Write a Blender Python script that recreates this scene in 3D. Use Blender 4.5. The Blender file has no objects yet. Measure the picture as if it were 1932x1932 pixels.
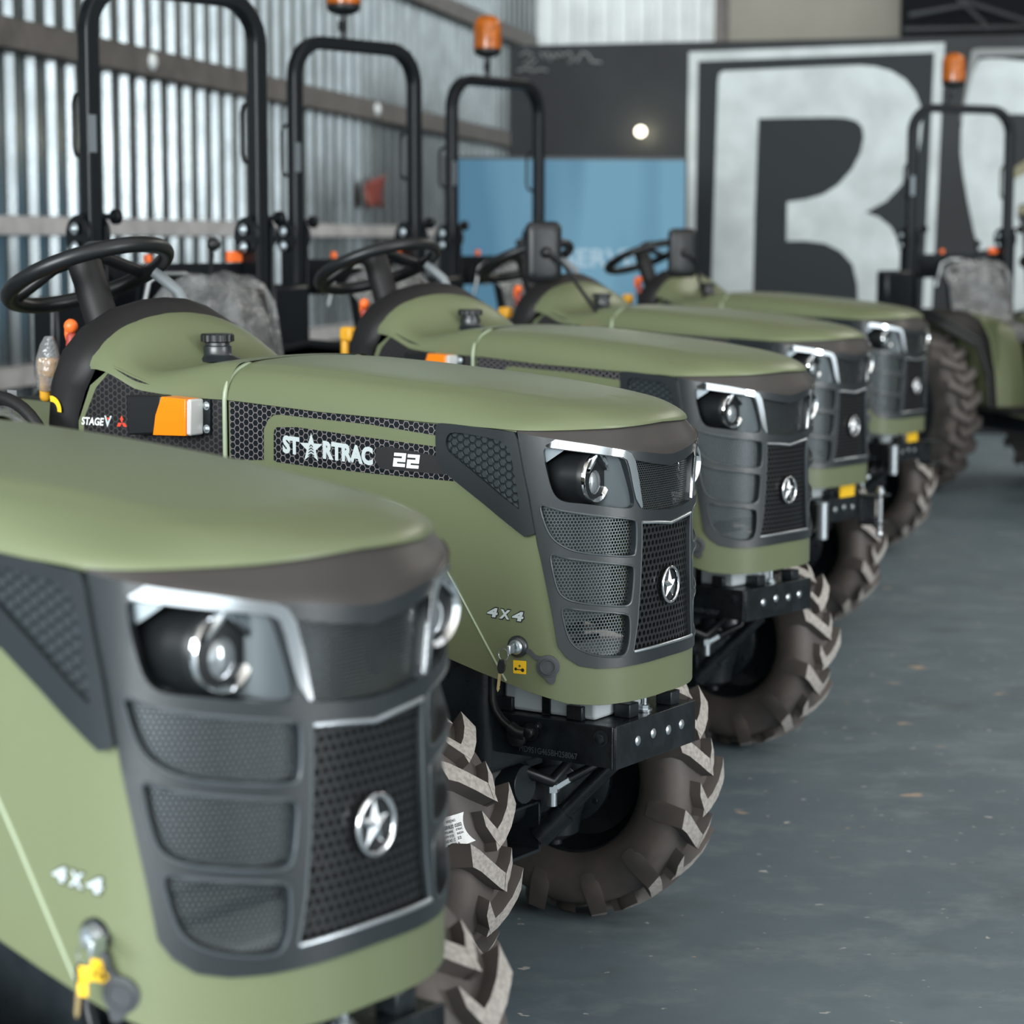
import bpy, bmesh, math, random
import numpy as np
from mathutils import Vector, Matrix
random.seed(4)
sc = bpy.context.scene
COL = sc.collection
R = math.radians

# ------------------------------------------------------------------ camera, sky, lights, exposure
cd = bpy.data.cameras.new('camera'); cam = bpy.data.objects.new('camera', cd); COL.objects.link(cam)
cam.matrix_world = Matrix.Translation((0, 0, 1.5)) @ Matrix.Rotation(R(90 - 6.83), 4, 'X') @ Matrix.Rotation(R(.1025), 4, 'Z')
cd.sensor_width = 36; cd.lens = 4279 / 1932 * 36; cd.clip_start = .05; cd.clip_end = 200
cd.dof.use_dof = True; cd.dof.focus_distance = 4.35; cd.dof.aperture_fstop = 3.9
sc.camera = cam
sc.view_settings.view_transform = 'Standard'; sc.view_settings.look = 'None'
sc.view_settings.gamma = 1; sc.view_settings.use_curve_mapping = False
sc.view_settings.exposure = 0.32

wd = bpy.data.worlds.new('daylight'); sc.world = wd; wd.use_nodes = True
wn = wd.node_tree; wn.nodes.clear()
def wnode(t, **k):
    n = wn.nodes.new(t)
    for a, b in k.items(): setattr(n, a, b)
    return n
w_out = wnode('ShaderNodeOutputWorld'); w_bg = wnode('ShaderNodeBackground'); w_tc = wnode('ShaderNodeTexCoord')
w_sep = wnode('ShaderNodeSeparateXYZ'); wn.links.new(w_tc.outputs['Generated'], w_sep.inputs[0])
def wramp(src, stops):
    r = wnode('ShaderNodeValToRGB'); m = wnode('ShaderNodeMapRange'); m.inputs[1].default_value = -1; m.inputs[2].default_value = 1
    wn.links.new(src, m.inputs[0]); wn.links.new(m.outputs[0], r.inputs[0]); cr = r.color_ramp; cr.interpolation = 'EASE'
    for k, (p, c) in enumerate(stops):
        e = cr.elements[0] if k == 0 else (cr.elements[-1] if k == len(stops) - 1 else cr.elements.new(p)); e.position = p; e.color = (*c, 1)
    return r.outputs[0]
# open doors behind the viewer (towards -y) are bright, the depth of the hall (+y) is dim; overhead a dim brownish roof
w_y = wramp(w_sep.outputs['Y'], [(0, (1.5, 1.62, 1.68)), (.30, (.95, 1.03, 1.07)), (.50, (.30, .32, .33)), (.68, (.095, .090, .086)), (1, (.052, .050, .048))])
w_z = wramp(w_sep.outputs['Z'], [(0, (.42, .46, .48)), (.42, (.95, 1.0, 1.02)), (.56, (1, 1, 1)), (.70, (1.15, 1.06, .98)), (.80, (1.0, .90, .80)), (1, (.45, .40, .36))])
w_mx = wnode('ShaderNodeMix', data_type='RGBA', blend_type='MULTIPLY'); w_mx.inputs[0].default_value = 1
wn.links.new(w_y, w_mx.inputs[6]); wn.links.new(w_z, w_mx.inputs[7]); wn.links.new(w_mx.outputs[2], w_bg.inputs[0])
w_bg.inputs[1].default_value = 1.0
wn.links.new(w_bg.outputs[0], w_out.inputs[0])

def area(name, loc, target, sx, sy, power, color):
    l = bpy.data.lights.new(name, 'AREA'); l.shape = 'RECTANGLE'; l.size = sx; l.size_y = sy
    l.energy = power; l.color = color
    o = bpy.data.objects.new(name, l); COL.objects.link(o); o.location = loc
    o.rotation_euler = (Vector(target) - Vector(loc)).to_track_quat('-Z', 'Y').to_euler()
    return o
area('hangar_door_daylight', (-6.5, -10.5, 4.0), (0.6, 6.5, .6), 8, 6.0, 2700, (.92, .98, 1.0))
area('left_window_daylight', (-4.5, 0.6, 2.5), (0.2, 4.4, .8), 2.6, 1.8, 150, (.93, .98, 1.0))  # unseen fill added to lift the second tractor's shaded side
area('roof_skylight', (3.5, 5.0, 7.5), (1.8, 5.0, 0), 5, 8, 80, (.93, .98, 1.0))
area('side_door_daylight', (9, 0.0, 2.2), (1.5, 6.5, .6), 1.8, 4, 340, (.95, .98, 1.0))
area('roof_strip', (8.5, 14.5, 7.0), (1.0, 6.0, 1.0), 9, .7, 170, (1.0, .95, .86))
area('wall_skylight', (1.8, 19.0, 7.2), (.5, 24, 2.5), 4, 5, 195, (.95, .98, 1.0))  # unseen light aimed at the back wall

# ------------------------------------------------------------------ materials
def hx(r, g, b):
    f = lambda v: (v / 255 / 12.92) if v / 255 <= .04045 else ((v / 255 + .055) / 1.055) ** 2.4
    return (f(r), f(g), f(b), 1)
def mat(name, col, rough=.5, metal=0., noise=0., nscale=30., bump=0., bscale=200., coat=0., trans=0., emit=None, alpha=1., col2=None, spec=.5, rvar=0.):
    m = bpy.data.materials.new(name); m.use_nodes = True
    nt = m.node_tree; b = nt.nodes['Principled BSDF']
    b.inputs['Base Color'].default_value = col; b.inputs['Roughness'].default_value = rough; b.inputs['Metallic'].default_value = metal
    b.inputs['Coat Weight'].default_value = coat; b.inputs['Transmission Weight'].default_value = trans
    b.inputs['Alpha'].default_value = alpha; b.inputs['Specular IOR Level'].default_value = spec
    tc = nt.nodes.new('ShaderNodeTexCoord')
    if noise or rvar:
        n = nt.nodes.new('ShaderNodeTexNoise'); n.inputs['Scale'].default_value = nscale; n.inputs['Detail'].default_value = 5
        nt.links.new(tc.outputs['Object'], n.inputs['Vector'])
    if noise:
        mx = nt.nodes.new('ShaderNodeMix'); mx.data_type = 'RGBA'
        c2 = col2 or tuple(min(1, c * (1 + noise)) for c in col[:3]) + (1,)
        c1 = col if col2 else tuple(c * (1 - noise) for c in col[:3]) + (1,)
        mx.inputs[6].default_value = c1; mx.inputs[7].default_value = c2
        rp = nt.nodes.new('ShaderNodeMapRange'); rp.inputs[1].default_value = .35; rp.inputs[2].default_value = .65
        nt.links.new(n.outputs['Fac'], rp.inputs[0]); nt.links.new(rp.outputs[0], mx.inputs[0]); nt.links.new(mx.outputs[2], b.inputs['Base Color'])
    if rvar:
        rr = nt.nodes.new('ShaderNodeMapRange'); rr.inputs[1].default_value = .3; rr.inputs[2].default_value = .7
        rr.inputs[3].default_value = max(.02, rough - rvar); rr.inputs[4].default_value = min(1, rough + rvar)
        nt.links.new(n.outputs['Fac'], rr.inputs[0]); nt.links.new(rr.outputs[0], b.inputs['Roughness'])
    if bump:
        n2 = nt.nodes.new('ShaderNodeTexNoise'); n2.inputs['Scale'].default_value = bscale; n2.inputs['Detail'].default_value = 4
        nt.links.new(tc.outputs['Object'], n2.inputs['Vector'])
        bp = nt.nodes.new('ShaderNodeBump'); bp.inputs['Strength'].default_value = bump; bp.inputs['Distance'].default_value = .002
        nt.links.new(n2.outputs['Fac'], bp.inputs['Height']); nt.links.new(bp.outputs[0], b.inputs['Normal'])
    if emit:
        b.inputs['Emission Color'].default_value = emit[0]; b.inputs['Emission Strength'].default_value = emit[1]
    return m

def hexdist(nt, pitch):
    """distance-like value: 0 at a hexagon's centre, .5 on its edge (flat-top lattice), read from the UV map in metres"""
    N = nt.nodes; L = nt.links
    uv = N.new('ShaderNodeUVMap'); uv.uv_map = 'UVMap'
    sp = N.new('ShaderNodeSeparateXYZ'); L.new(uv.outputs[0], sp.inputs[0])
    def m(op, a, b=None):
        n = N.new('ShaderNodeMath'); n.operation = op
        for i, v in enumerate((a, b)):
            if v is None: continue
            if isinstance(v, (int, float)): n.inputs[i].default_value = v
            else: L.new(v, n.inputs[i])
        return n.outputs[0]
    s3 = math.sqrt(3)
    u = m('DIVIDE', sp.outputs[0], pitch); v = m('DIVIDE', sp.outputs[1], pitch)   # lattice: y period 1, x period sqrt3
    def cell(du, dv):
        a = m('SUBTRACT', m('FLOORED_MODULO', m('ADD', u, du), s3), s3 / 2)
        b = m('SUBTRACT', m('FLOORED_MODULO', m('ADD', v, dv), 1.0), .5)
        a = m('ABSOLUTE', a); b = m('ABSOLUTE', b)
        return m('MAXIMUM', b, m('ADD', m('MULTIPLY', a, s3 / 2), m('MULTIPLY', b, .5)))
    return m('MINIMUM', cell(0, 0), cell(s3 / 2, .5)), m

def hex_decal(name, pitch, line, face, width, rough=.25):
    m = mat(name, face, rough); nt = m.node_tree; b = nt.nodes['Principled BSDF']
    d, f = hexdist(nt, pitch)
    k = f('GREATER_THAN', d, .5 - width)
    mx = nt.nodes.new('ShaderNodeMix'); mx.data_type = 'RGBA'; mx.inputs[6].default_value = face; mx.inputs[7].default_value = line
    nt.links.new(k, mx.inputs[0]); nt.links.new(mx.outputs[2], b.inputs['Base Color'])
    return m
def hex_bump(name, pitch, col, rough):
    m = mat(name, col, rough); nt = m.node_tree; b = nt.nodes['Principled BSDF']
    d, f = hexdist(nt, pitch)
    h = nt.nodes.new('ShaderNodeMapRange'); h.inputs[1].default_value = .34; h.inputs[2].default_value = .5
    h.inputs[3].default_value = 1; h.inputs[4].default_value = 0
    nt.links.new(d, h.inputs[0])
    bp = nt.nodes.new('ShaderNodeBump'); bp.inputs['Strength'].default_value = 1; bp.inputs['Distance'].default_value = .0035
    nt.links.new(h.outputs[0], bp.inputs['Height']); nt.links.new(bp.outputs[0], b.inputs['Normal'])
    return m

M = {}
M['green'] = mat('olive_paint', (.140, .163, .090, 1), .34, noise=.05, nscale=900, spec=.34)
M['seam'] = mat('pale_green_edge', (.33, .39, .27, 1), .3)  # highlight along seams and hood edge put into a paler green
M['frame'] = mat('grey_black_plastic', (.0135, .0175, .0205, 1), .31, bump=.08, bscale=1500, spec=.75)
M['visor'] = mat('dark_visor_plastic', (.040, .036, .034, 1), .36)  # brown of the roof's reflection partly put into the base colour
M['black'] = mat('satin_black_plastic', (.009, .0105, .0115, 1), .38, spec=.4)
M['trimblack'] = mat('matt_black_trim', (.011, .0105, .011, 1), .55, spec=.35)
M['steel'] = mat('black_painted_steel', (.009, .012, .0145, 1), .30, noise=.35, nscale=25, bump=.1, bscale=60, rvar=.10, spec=.38)
M['roll'] = mat('black_roll_bar_paint', (.0055, .007, .0085, 1), .26, spec=.24)
M['bead'] = mat('satin_grey_bead', (.055, .066, .072, 1), .30)  # lip highlight painted as a lighter grey than the frame
M['lug2'] = mat('dull_lug_face', (.135, .120, .112, 1), .8, noise=.2, nscale=60)  # darker copy of the lug grey, the far tractor's shade mixed in
M['chassis'] = mat('black_cast_iron', (.013, .017, .020, 1), .32, bump=.2, bscale=120, rvar=.1)
M['chrome'] = mat('chrome', (.86, .88, .90, 1), .08, 1.0)
M['satin'] = mat('satin_silver', (.22, .25, .27, 1), .32, .7)
M['zinc'] = mat('zinc_plated_steel', (.55, .60, .63, 1), .3, .9)
M['mesh'] = mat('perforated_steel', (.095, .108, .115, 1), .36, .75)
M['mesh2'] = mat('fine_dark_mesh', (.060, .068, .072, 1), .32, .5)
M['grille'] = mat('gloss_black_grille', (.014, .015, .016, 1), .28)
M['glass'] = mat('clear_lens', (.38, .41, .43, 1), .06, metal=.7, spec=.8)
M['rubber'] = mat('dusty_rubber', (.070, .064, .061, 1), .60, noise=1, nscale=9, col2=(.120, .100, .090, 1), bump=.15, bscale=90)
M['lug'] = mat('grey_lug_face', (.36, .335, .31, 1), .8, noise=.2, nscale=120, bump=.3, bscale=500)
M['orange'] = mat('amber_lens', (.95, .24, .008, 1), .22)
M['beacon'] = mat('amber_beacon', (.36, .088, .003, 1), .16, noise=.45, nscale=60)
M['clear'] = mat('clear_plastic_lens', (.55, .56, .55, 1), .25)
M['knob'] = mat('orange_knob', (.95, .17, .03, 1), .4)
M['yellow'] = mat('yellow_plastic', (.85, .42, .03, 1), .45)
M['label'] = mat('yellow_label', (.90, .55, .02, 1), .5)
M['white'] = mat('white_print', (.80, .83, .83, 1), .5)
M['silverprint'] = mat('silver_print', (.50, .56, .57, 1), .4)
M['ink'] = mat('black_print', (.012, .012, .013, 1), .5)
M['redprint'] = mat('red_print', (.75, .06, .025, 1), .45)
M['battery'] = mat('white_battery_case', (.55, .60, .62, 1), .5)
M['red'] = mat('dull_red_plastic', (.17, .032, .022, 1), .6)
M['radiator'] = mat('aluminium_radiator', (.24, .26, .27, 1), .45, .6, noise=.3, nscale=200)
M['tag'] = mat('grey_card_tag', (.20, .21, .22, 1), .7)
M['paper'] = mat('white_paper', (.82, .83, .84, 1), .7)
M['brass'] = mat('brass_key', (.60, .45, .22, 1), .3, .8)
M['decal'] = hex_decal('hexagon_decal', .0140, (.23, .20, .20, 1), (.006, .009, .012, 1), .05)
M['cowlmesh'] = hex_decal('hexagon_vent', .0135, (.040, .036, .037, 1), (.004, .005, .006, 1), .10, .4)
M['hexplate'] = hex_bump('hexagon_plastic', .0165, (.022, .029, .033, 1), .40)
M['gpaint2'] = M['green']
def plastic_film():
    m = mat('clear_plastic_film', (.26, .27, .275, 1), .16, bump=1.0, bscale=14, spec=.9)
    nt = m.node_tree; b = nt.nodes['Principled BSDF']; o = nt.nodes['Material Output']
    t = nt.nodes.new('ShaderNodeBsdfTransparent'); mx = nt.nodes.new('ShaderNodeMixShader')
    n = nt.nodes.new('ShaderNodeTexNoise'); n.inputs['Scale'].default_value = 12; n.inputs['Detail'].default_value = 4
    tc = nt.nodes.new('ShaderNodeTexCoord'); nt.links.new(tc.outputs['Object'], n.inputs['Vector'])
    mr = nt.nodes.new('ShaderNodeMapRange'); mr.inputs[1].default_value = .35; mr.inputs[2].default_value = .65; mr.inputs[3].default_value = .30; mr.inputs[4].default_value = .70
    nt.links.new(n.outputs['Fac'], mr.inputs[0]); nt.links.new(mr.outputs[0], mx.inputs[0])
    nt.links.new(t.outputs[0], mx.inputs[1]); nt.links.new(b.outputs[0], mx.inputs[2]); nt.links.new(mx.outputs[0], o.inputs[0])
    for nd in nt.nodes:
        if nd.type == 'BUMP': nd.inputs['Distance'].default_value = .03
    return m
M['film'] = plastic_film()

# ------------------------------------------------------------------ mesh helpers
class MB:
    def __init__(s): s.v = []; s.f = []; s.m = []; s.uv = None
    def add(s, v, f, mi=0):
        o = len(s.v); s.v += [tuple(p) for p in v]; s.f += [tuple(i + o for i in q) for q in f]; s.m += [mi] * len(f); return s
    def box(s, x0, x1, y0, y1, z0, z1, mi=0):
        v = [(x, y, z) for x in (x0, x1) for y in (y0, y1) for z in (z0, z1)]
        return s.add(v, [(0, 1, 3, 2), (4, 6, 7, 5), (0, 4, 5, 1), (2, 3, 7, 6), (0, 2, 6, 4), (1, 5, 7, 3)], mi)
    def obox(s, c, ax, ay, az, mi=0):
        c, ax, ay, az = map(Vector, (c, ax, ay, az))
        v = [c + i * ax + j * ay + k * az for i in (-1, 1) for j in (-1, 1) for k in (-1, 1)]
        if ax.cross(ay).dot(az) < 0: v = [c - i * ax + j * ay + k * az for i in (-1, 1) for j in (-1, 1) for k in (-1, 1)]
        return s.add(v, [(0, 1, 3, 2), (4, 6, 7, 5), (0, 4, 5, 1), (2, 3, 7, 6), (0, 2, 6, 4), (1, 5, 7, 3)], mi)
    def grid(s, P, cu=False, cv=False, mi=0, flip=False):
        m, n = len(P), len(P[0]); f = []
        for i in range(m if cu else m - 1):
            for j in range(n if cv else n - 1):
                q = (i * n + j, i * n + (j + 1) % n, ((i + 1) % m) * n + (j + 1) % n, ((i + 1) % m) * n + j)
                f.append(q[::-1] if flip else q)
        return s.add([p for r in P for p in r], f, mi)
    def lathe(s, prof, c, ax, n=24, mi=0, cap=True):
        ax = Vector(ax).normalized(); u = ax.orthogonal().normalized(); w = ax.cross(u); c = Vector(c)
        P = [[c + ax * h + (u * math.cos(2 * math.pi * k / n) + w * math.sin(2 * math.pi * k / n)) * r for k in range(n)] for r, h in prof]
        o = len(s.v); s.grid(P, False, True, mi, flip=True)
        if cap:
            if prof[0][0] > 1e-6: s.f.append(tuple(o + k for k in range(n))); s.m.append(mi)
            b = o + (len(prof) - 1) * n
            if prof[-1][0] > 1e-6: s.f.append(tuple(b + k for k in range(n))[::-1]); s.m.append(mi)
        return s
    def cyl(s, p0, p1, r0, r1=None, n=16, mi=0):
        p0, p1 = Vector(p0), Vector(p1); h = (p1 - p0).length
        return s.lathe([(r0, 0), (r0 if r1 is None else r1, h)], p0, p1 - p0, n, mi)
    def tube(s, pts, r, n=10, closed=False, mi=0, square=False, rot=0.):
        pts = [Vector(p) for p in pts]; m = len(pts); P = []; prev = None
        for i in range(m):
            a = pts[(i - 1) % m] if (closed or i > 0) else pts[i]; b = pts[(i + 1) % m] if (closed or i < m - 1) else pts[i]
            t = (b - a).normalized()
            if prev is None: u = t.orthogonal().normalized()
            else:
                u = prev - t * prev.dot(t); u.normalize()
            prev = u; w = t.cross(u)
            P.append([pts[i] + (u * math.cos(2 * math.pi * k / n + rot) + w * math.sin(2 * math.pi * k / n + rot)) * r for k in range(n)])
        o = len(s.v); s.grid(P, closed, True, mi, flip=True)
        if not closed:
            s.f.append(tuple(o + k for k in range(n))); s.m.append(mi)
            s.f.append(tuple(o + (m - 1) * n + k for k in range(n))[::-1]); s.m.append(mi)
        return s
    def sqtube(s, pts, side, hw, hh, mi=0):
        """rectangular tube along pts, one half width along the fixed vector side, the other across it"""
        pts = [Vector(p) for p in pts]; side = Vector(side).normalized(); P = []; m = len(pts)
        for i in range(m):
            t = (pts[min(i + 1, m - 1)] - pts[max(i - 1, 0)]).normalized(); w = t.cross(side).normalized()
            P.append([pts[i] + side * a * hw + w * b * hh for a, b in ((1, 1), (-1, 1), (-1, -1), (1, -1))])
        o = len(s.v); s.grid(P, False, True, mi)
        s.f.append((o + 3, o + 2, o + 1, o)); s.m.append(mi); b = o + (m - 1) * 4; s.f.append((b, b + 1, b + 2, b + 3)); s.m.append(mi)
        return s
    def sphere(s, c, r, n=16, mi=0, sc_=(1, 1, 1)):
        P = []
        k = n // 2
        for i in range(k + 1):
            a = math.pi * i / k
            P.append([(c[0] + sc_[0] * r * math.sin(a) * math.cos(2 * math.pi * j / n), c[1] + sc_[1] * r * math.sin(a) * math.sin(2 * math.pi * j / n), c[2] + sc_[2] * r * math.cos(a)) for j in range(n)])
        return s.grid(P, False, True, mi)
    def bolt(s, c, ax, r=.009, h=.007, mi=0):
        ax = Vector(ax).normalized(); c = Vector(c)
        s.lathe([(r * 1.5, 0), (r * 1.5, h * .25)], c, ax, 14, mi); s.lathe([(r, h * .25), (r, h), (r * .8, h * 1.15)], c, ax, 6, mi); return s
    def build(s, name, mats, parent=None, ang=38, bevel=0., fixn=True, seg=2):
        me = bpy.data.meshes.new(name); me.from_pydata(s.v, [], s.f)
        mats = mats if isinstance(mats, (list, tuple)) else [mats]
        for m in mats: me.materials.append(m)
        me.polygons.foreach_set('material_index', s.m)
        if s.uv is not None:
            ul = me.uv_layers.new(name='UVMap'); li = np.zeros(len(me.loops), dtype=np.int32); me.loops.foreach_get('vertex_index', li)
            ul.data.foreach_set('uv', np.asarray(s.uv, dtype=np.float32)[li].ravel())
        if fixn:
            bm = bmesh.new(); bm.from_mesh(me); bmesh.ops.remove_doubles(bm, verts=bm.verts, dist=1e-6); bmesh.ops.recalc_face_normals(bm, faces=bm.faces); bm.to_mesh(me); bm.free()
        return link(name, me, parent, ang, bevel, seg)
def link(name, me, parent=None, ang=38, bevel=0., seg=2):
    me.polygons.foreach_set('use_smooth', [True] * len(me.polygons)); me.set_sharp_from_angle(angle=R(ang)); me.update()
    o = bpy.data.objects.new(name, me); COL.objects.link(o); o.parent = parent
    if bevel:
        b = o.modifiers.new('bevel', 'BEVEL'); b.width = bevel; b.segments = seg; b.limit_method = 'ANGLE'; b.angle_limit = R(40)
    return o
def tag(o, label=None, cat=None, group=None, kind=None):
    for k, v in (('label', label), ('category', cat), ('group', group), ('kind', kind)):
        if v: o[k] = v
    return o
def empty(name, loc=(0, 0, 0), rz=0., parent=None):
    o = bpy.data.objects.new(name, None); COL.objects.link(o); o.location = loc; o.rotation_euler = (0, 0, rz); o.empty_display_size = .2; o.parent = parent
    return o
def copy_tree(o, parent=None):
    c = o.copy(); COL.objects.link(c); c.parent = parent
    for ch in list(o.children): copy_tree(ch, c)
    return c
def smooth_poly(P, it=2):
    for _ in range(it):
        Q = []
        for i in range(len(P)):
            a, b = P[i], P[(i + 1) % len(P)]
            Q += [(a[0] * .75 + b[0] * .25, a[1] * .75 + b[1] * .25), (a[0] * .25 + b[0] * .75, a[1] * .25 + b[1] * .75)]
        P = Q
    return P
def inside(P, x, y):
    P = np.asarray(P); x = np.asarray(x); y = np.asarray(y); r = np.zeros(x.shape, bool); j = len(P) - 1
    for i in range(len(P)):
        c = ((P[i, 1] > y) != (P[j, 1] > y)) & (x < (P[j, 0] - P[i, 0]) * (y - P[i, 1]) / (P[j, 1] - P[i, 1] + 1e-12) + P[i, 0]); r ^= c; j = i
    return r
def grow(P, d):
    c = np.mean(P, axis=0); out = []
    for i in range(len(P)):
        a, b, e = np.array(P[i - 1]), np.array(P[i]), np.array(P[(i + 1) % len(P)])
        t = e - a; n = np.array([t[1], -t[0]]) / (np.linalg.norm(t) + 1e-9)
        if n @ (b - c) < 0: n = -n
        out.append(tuple(b + n * d))
    return out

# the hood's plan curve: (y, x) of the shell from the nose round to the rear; arc length s, a = -s runs to the tractor's left
CP = [(0, 0), (.05, -.0018), (.10, -.0101), (.15, -.0276), (.18, -.0442), (.205, -.0625), (.23, -.088), (.246, -.110), (.256, -.130), (.262, -.155), (.265, -.190), (.264, -.25), (.261, -.36), (.257, -.6), (.255, -.9), (.262, -1.05), (.274, -1.25), (.280, -1.5)]
_P = np.array([(-a, b) for a, b in CP][::-1][:-1] + CP)
def _dense(P, n=24):
    out = []
    for i in range(len(P) - 1):
        p0, p1, p2, p3 = P[max(i - 1, 0)], P[i], P[i + 1], P[min(i + 2, len(P) - 1)]
        d1 = np.linalg.norm(p2 - p1); d0 = np.linalg.norm(p1 - p0); d2 = np.linalg.norm(p3 - p2)
        m1 = ((p1 - p0) / d0 * d1 + (p2 - p1) / d1 * d0) / (d0 + d1) * d1 if d0 > 1e-5 else p2 - p1
        m2 = ((p2 - p1) / d1 * d2 + (p3 - p2) / d2 * d1) / (d1 + d2) * d1 if d2 > 1e-5 else p2 - p1
        for k in range(n):
            t = k / n
            out.append((2 * t**3 - 3 * t**2 + 1) * p1 + (t**3 - 2 * t**2 + t) * m1 + (-2 * t**3 + 3 * t**2) * p2 + (t**3 - t**2) * m2)
    out.append(P[-1]); return np.array(out)
_D = _dense(_P); _S = np.concatenate([[0], np.cumsum(np.linalg.norm(np.diff(_D, axis=0), axis=1))]); _S -= np.interp(0, _D[:, 0], _S)
_T = np.gradient(_D, axis=0); _T /= np.linalg.norm(_T, axis=1)[:, None]     # tangent (y, x) as a grows
def SH(a, z, d=0.):
    """arrays a (arc), z, d (outwards) -> points"""
    a = np.asarray(a, float); z = np.broadcast_to(z, a.shape); d = np.broadcast_to(d, a.shape)
    y = np.interp(a, _S, _D[:, 0]); x = np.interp(a, _S, _D[:, 1]); ty = np.interp(a, _S, _T[:, 0]); tx = np.interp(a, _S, _T[:, 1])
    # outward normal: nose at +x, so for tangent along +y the normal is +x
    return np.stack([x + ty * d, y - tx * d, z], axis=-1)

def flat_plate(outline, holes=(), d0=0., d1=.004, step=.014, tilt=None):
    """polygon in (a, z) with holes -> closed slab between depths d0 and d1, cut fine where the shell curves"""
    bm = bmesh.new(); edges = []
    for lp in [outline] + list(holes):
        vs = [bm.verts.new((p[0], p[1], 0)) for p in lp]
        edges += [bm.edges.new((vs[i], vs[(i + 1) % len(vs)])) for i in range(len(vs))]
    bmesh.ops.triangle_fill(bm, use_beauty=True, use_dissolve=False, edges=edges)
    xs = [p[0] for p in outline]
    cuts = [k * step for k in range(-30, 31)] + [s_ * (.45 + .05 * k) for k in range(25) for s_ in (-1, 1)]
    for cx in cuts:
        if not min(xs) + 1e-4 < cx < max(xs) - 1e-4: continue
        g = list(bm.verts) + list(bm.edges) + list(bm.faces)
        bmesh.ops.bisect_plane(bm, geom=g, plane_co=(cx, 0, 0), plane_no=(1, 0, 0), dist=1e-6)
    for f in bm.faces:
        f.normal_update()
        if f.normal.z < 0: f.normal_flip()
    if d1 != d0:
        ret = bmesh.ops.extrude_face_region(bm, geom=list(bm.faces))
        top = [g for g in ret['geom'] if isinstance(g, bmesh.types.BMVert)]
        for v in top: v.co.z = 1
        bmesh.ops.recalc_face_normals(bm, faces=bm.faces)
    bm.verts.index_update()
    v = np.array([x.co[:] for x in bm.verts]); f = [tuple(q.index for q in x.verts) for x in bm.faces]; bm.free()
    mb = MB(); mb.uv = v[:, :2].copy()
    mb.v = [tuple(p) for p in SH(v[:, 0], v[:, 1], d0 + (d1 - d0) * v[:, 2])]; mb.f = f; mb.m = [0] * len(f)
    return mb
def plate(name, m, parent, outline, holes=(), d0=0., d1=.004, bevel=0., ang=35, seg=2):
    return flat_plate(outline, holes, d0, d1).build(name, m, parent, ang, bevel, fixn=False, seg=seg)
def mirror(P): return [(-x, y) for x, y in P]
def A(P): return [(-s, z) for s, z in P]          # measured outlines give s to the tractor's right

def perforated(polys, pitch, hole, d, thick=0., margin=.006, flat_top=False, sy=1.0):
    mb = MB(); V = []; F = []
    for P in polys:
        P = np.array(grow(P, margin)); lo, hi = P.min(0), P.max(0)
        dx, dy = pitch, pitch * math.sqrt(3) / 2 * sy
        for r in range(int(lo[1] / dy) - 1, int(hi[1] / dy) + 2):
            xs = np.arange(math.floor(lo[0] / dx) - 1, hi[0] / dx + 2) * dx + (dx / 2 if r % 2 else 0)
            ok = inside(P, xs, np.full(xs.shape, r * dy))
            for x in xs[ok]:
                V.append((x, r * dy))
    C = np.array(V); n = len(C); ang = np.radians(np.arange(6) * 60 + 30)
    ho = pitch / math.sqrt(3)
    def ring(rad, dd):
        a = C[:, 0, None] + rad * np.cos(ang); z = C[:, 1, None] + rad * np.sin(ang) * sy
        return SH(a, z, dd)
    rings = [ring(ho, d), ring(hole, d)] + ([ring(hole * .96, d - thick)] if thick else [])
    k = len(rings); allv = np.concatenate(rings, axis=1).reshape(-1, 3)
    for i in range(n):
        b = i * 6 * k
        for q in range(k - 1):
            for j in range(6):
                F.append((b + q * 6 + j, b + q * 6 + (j + 1) % 6, b + (q + 1) * 6 + (j + 1) % 6, b + (q + 1) * 6 + j))
    mb.v = [tuple(p) for p in allv]; mb.f = F; mb.m = [0] * len(F); return mb

def text_mesh(s, shear=0., bold=0.):
    c = bpy.data.curves.new('t', 'FONT'); c.body = s; c.shear = shear; c.offset = bold; c.resolution_u = 3; c.fill_mode = 'FRONT'
    o = bpy.data.objects.new('t', c); COL.objects.link(o); bpy.context.view_layer.update()
    dg = bpy.context.evaluated_depsgraph_get(); me = bpy.data.meshes.new_from_object(o.evaluated_get(dg))
    v = np.array([p.co[:2] for p in me.vertices]); f = [tuple(p.vertices) for p in me.polygons]
    bpy.data.objects.remove(o); bpy.data.curves.remove(c); bpy.data.meshes.remove(me)
    v -= v.min(0); v /= v.max(0)
    return v, f
def shell_text(mb, s, a0, z0, w, h, slope=0., d=.002, shear=0., bold=0., mi=0):
    v, f = text_mesh(s, shear, bold); a = a0 + v[:, 0] * w; z = z0 + slope * v[:, 0] * w + v[:, 1] * h
    mb.add(SH(a, z, d), f, mi)
def shell_poly(mb, P, d=.002, mi=0):
    P = np.array(P); mb.add(SH(P[:, 0], P[:, 1], d), [tuple(range(len(P)))], mi)

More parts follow.
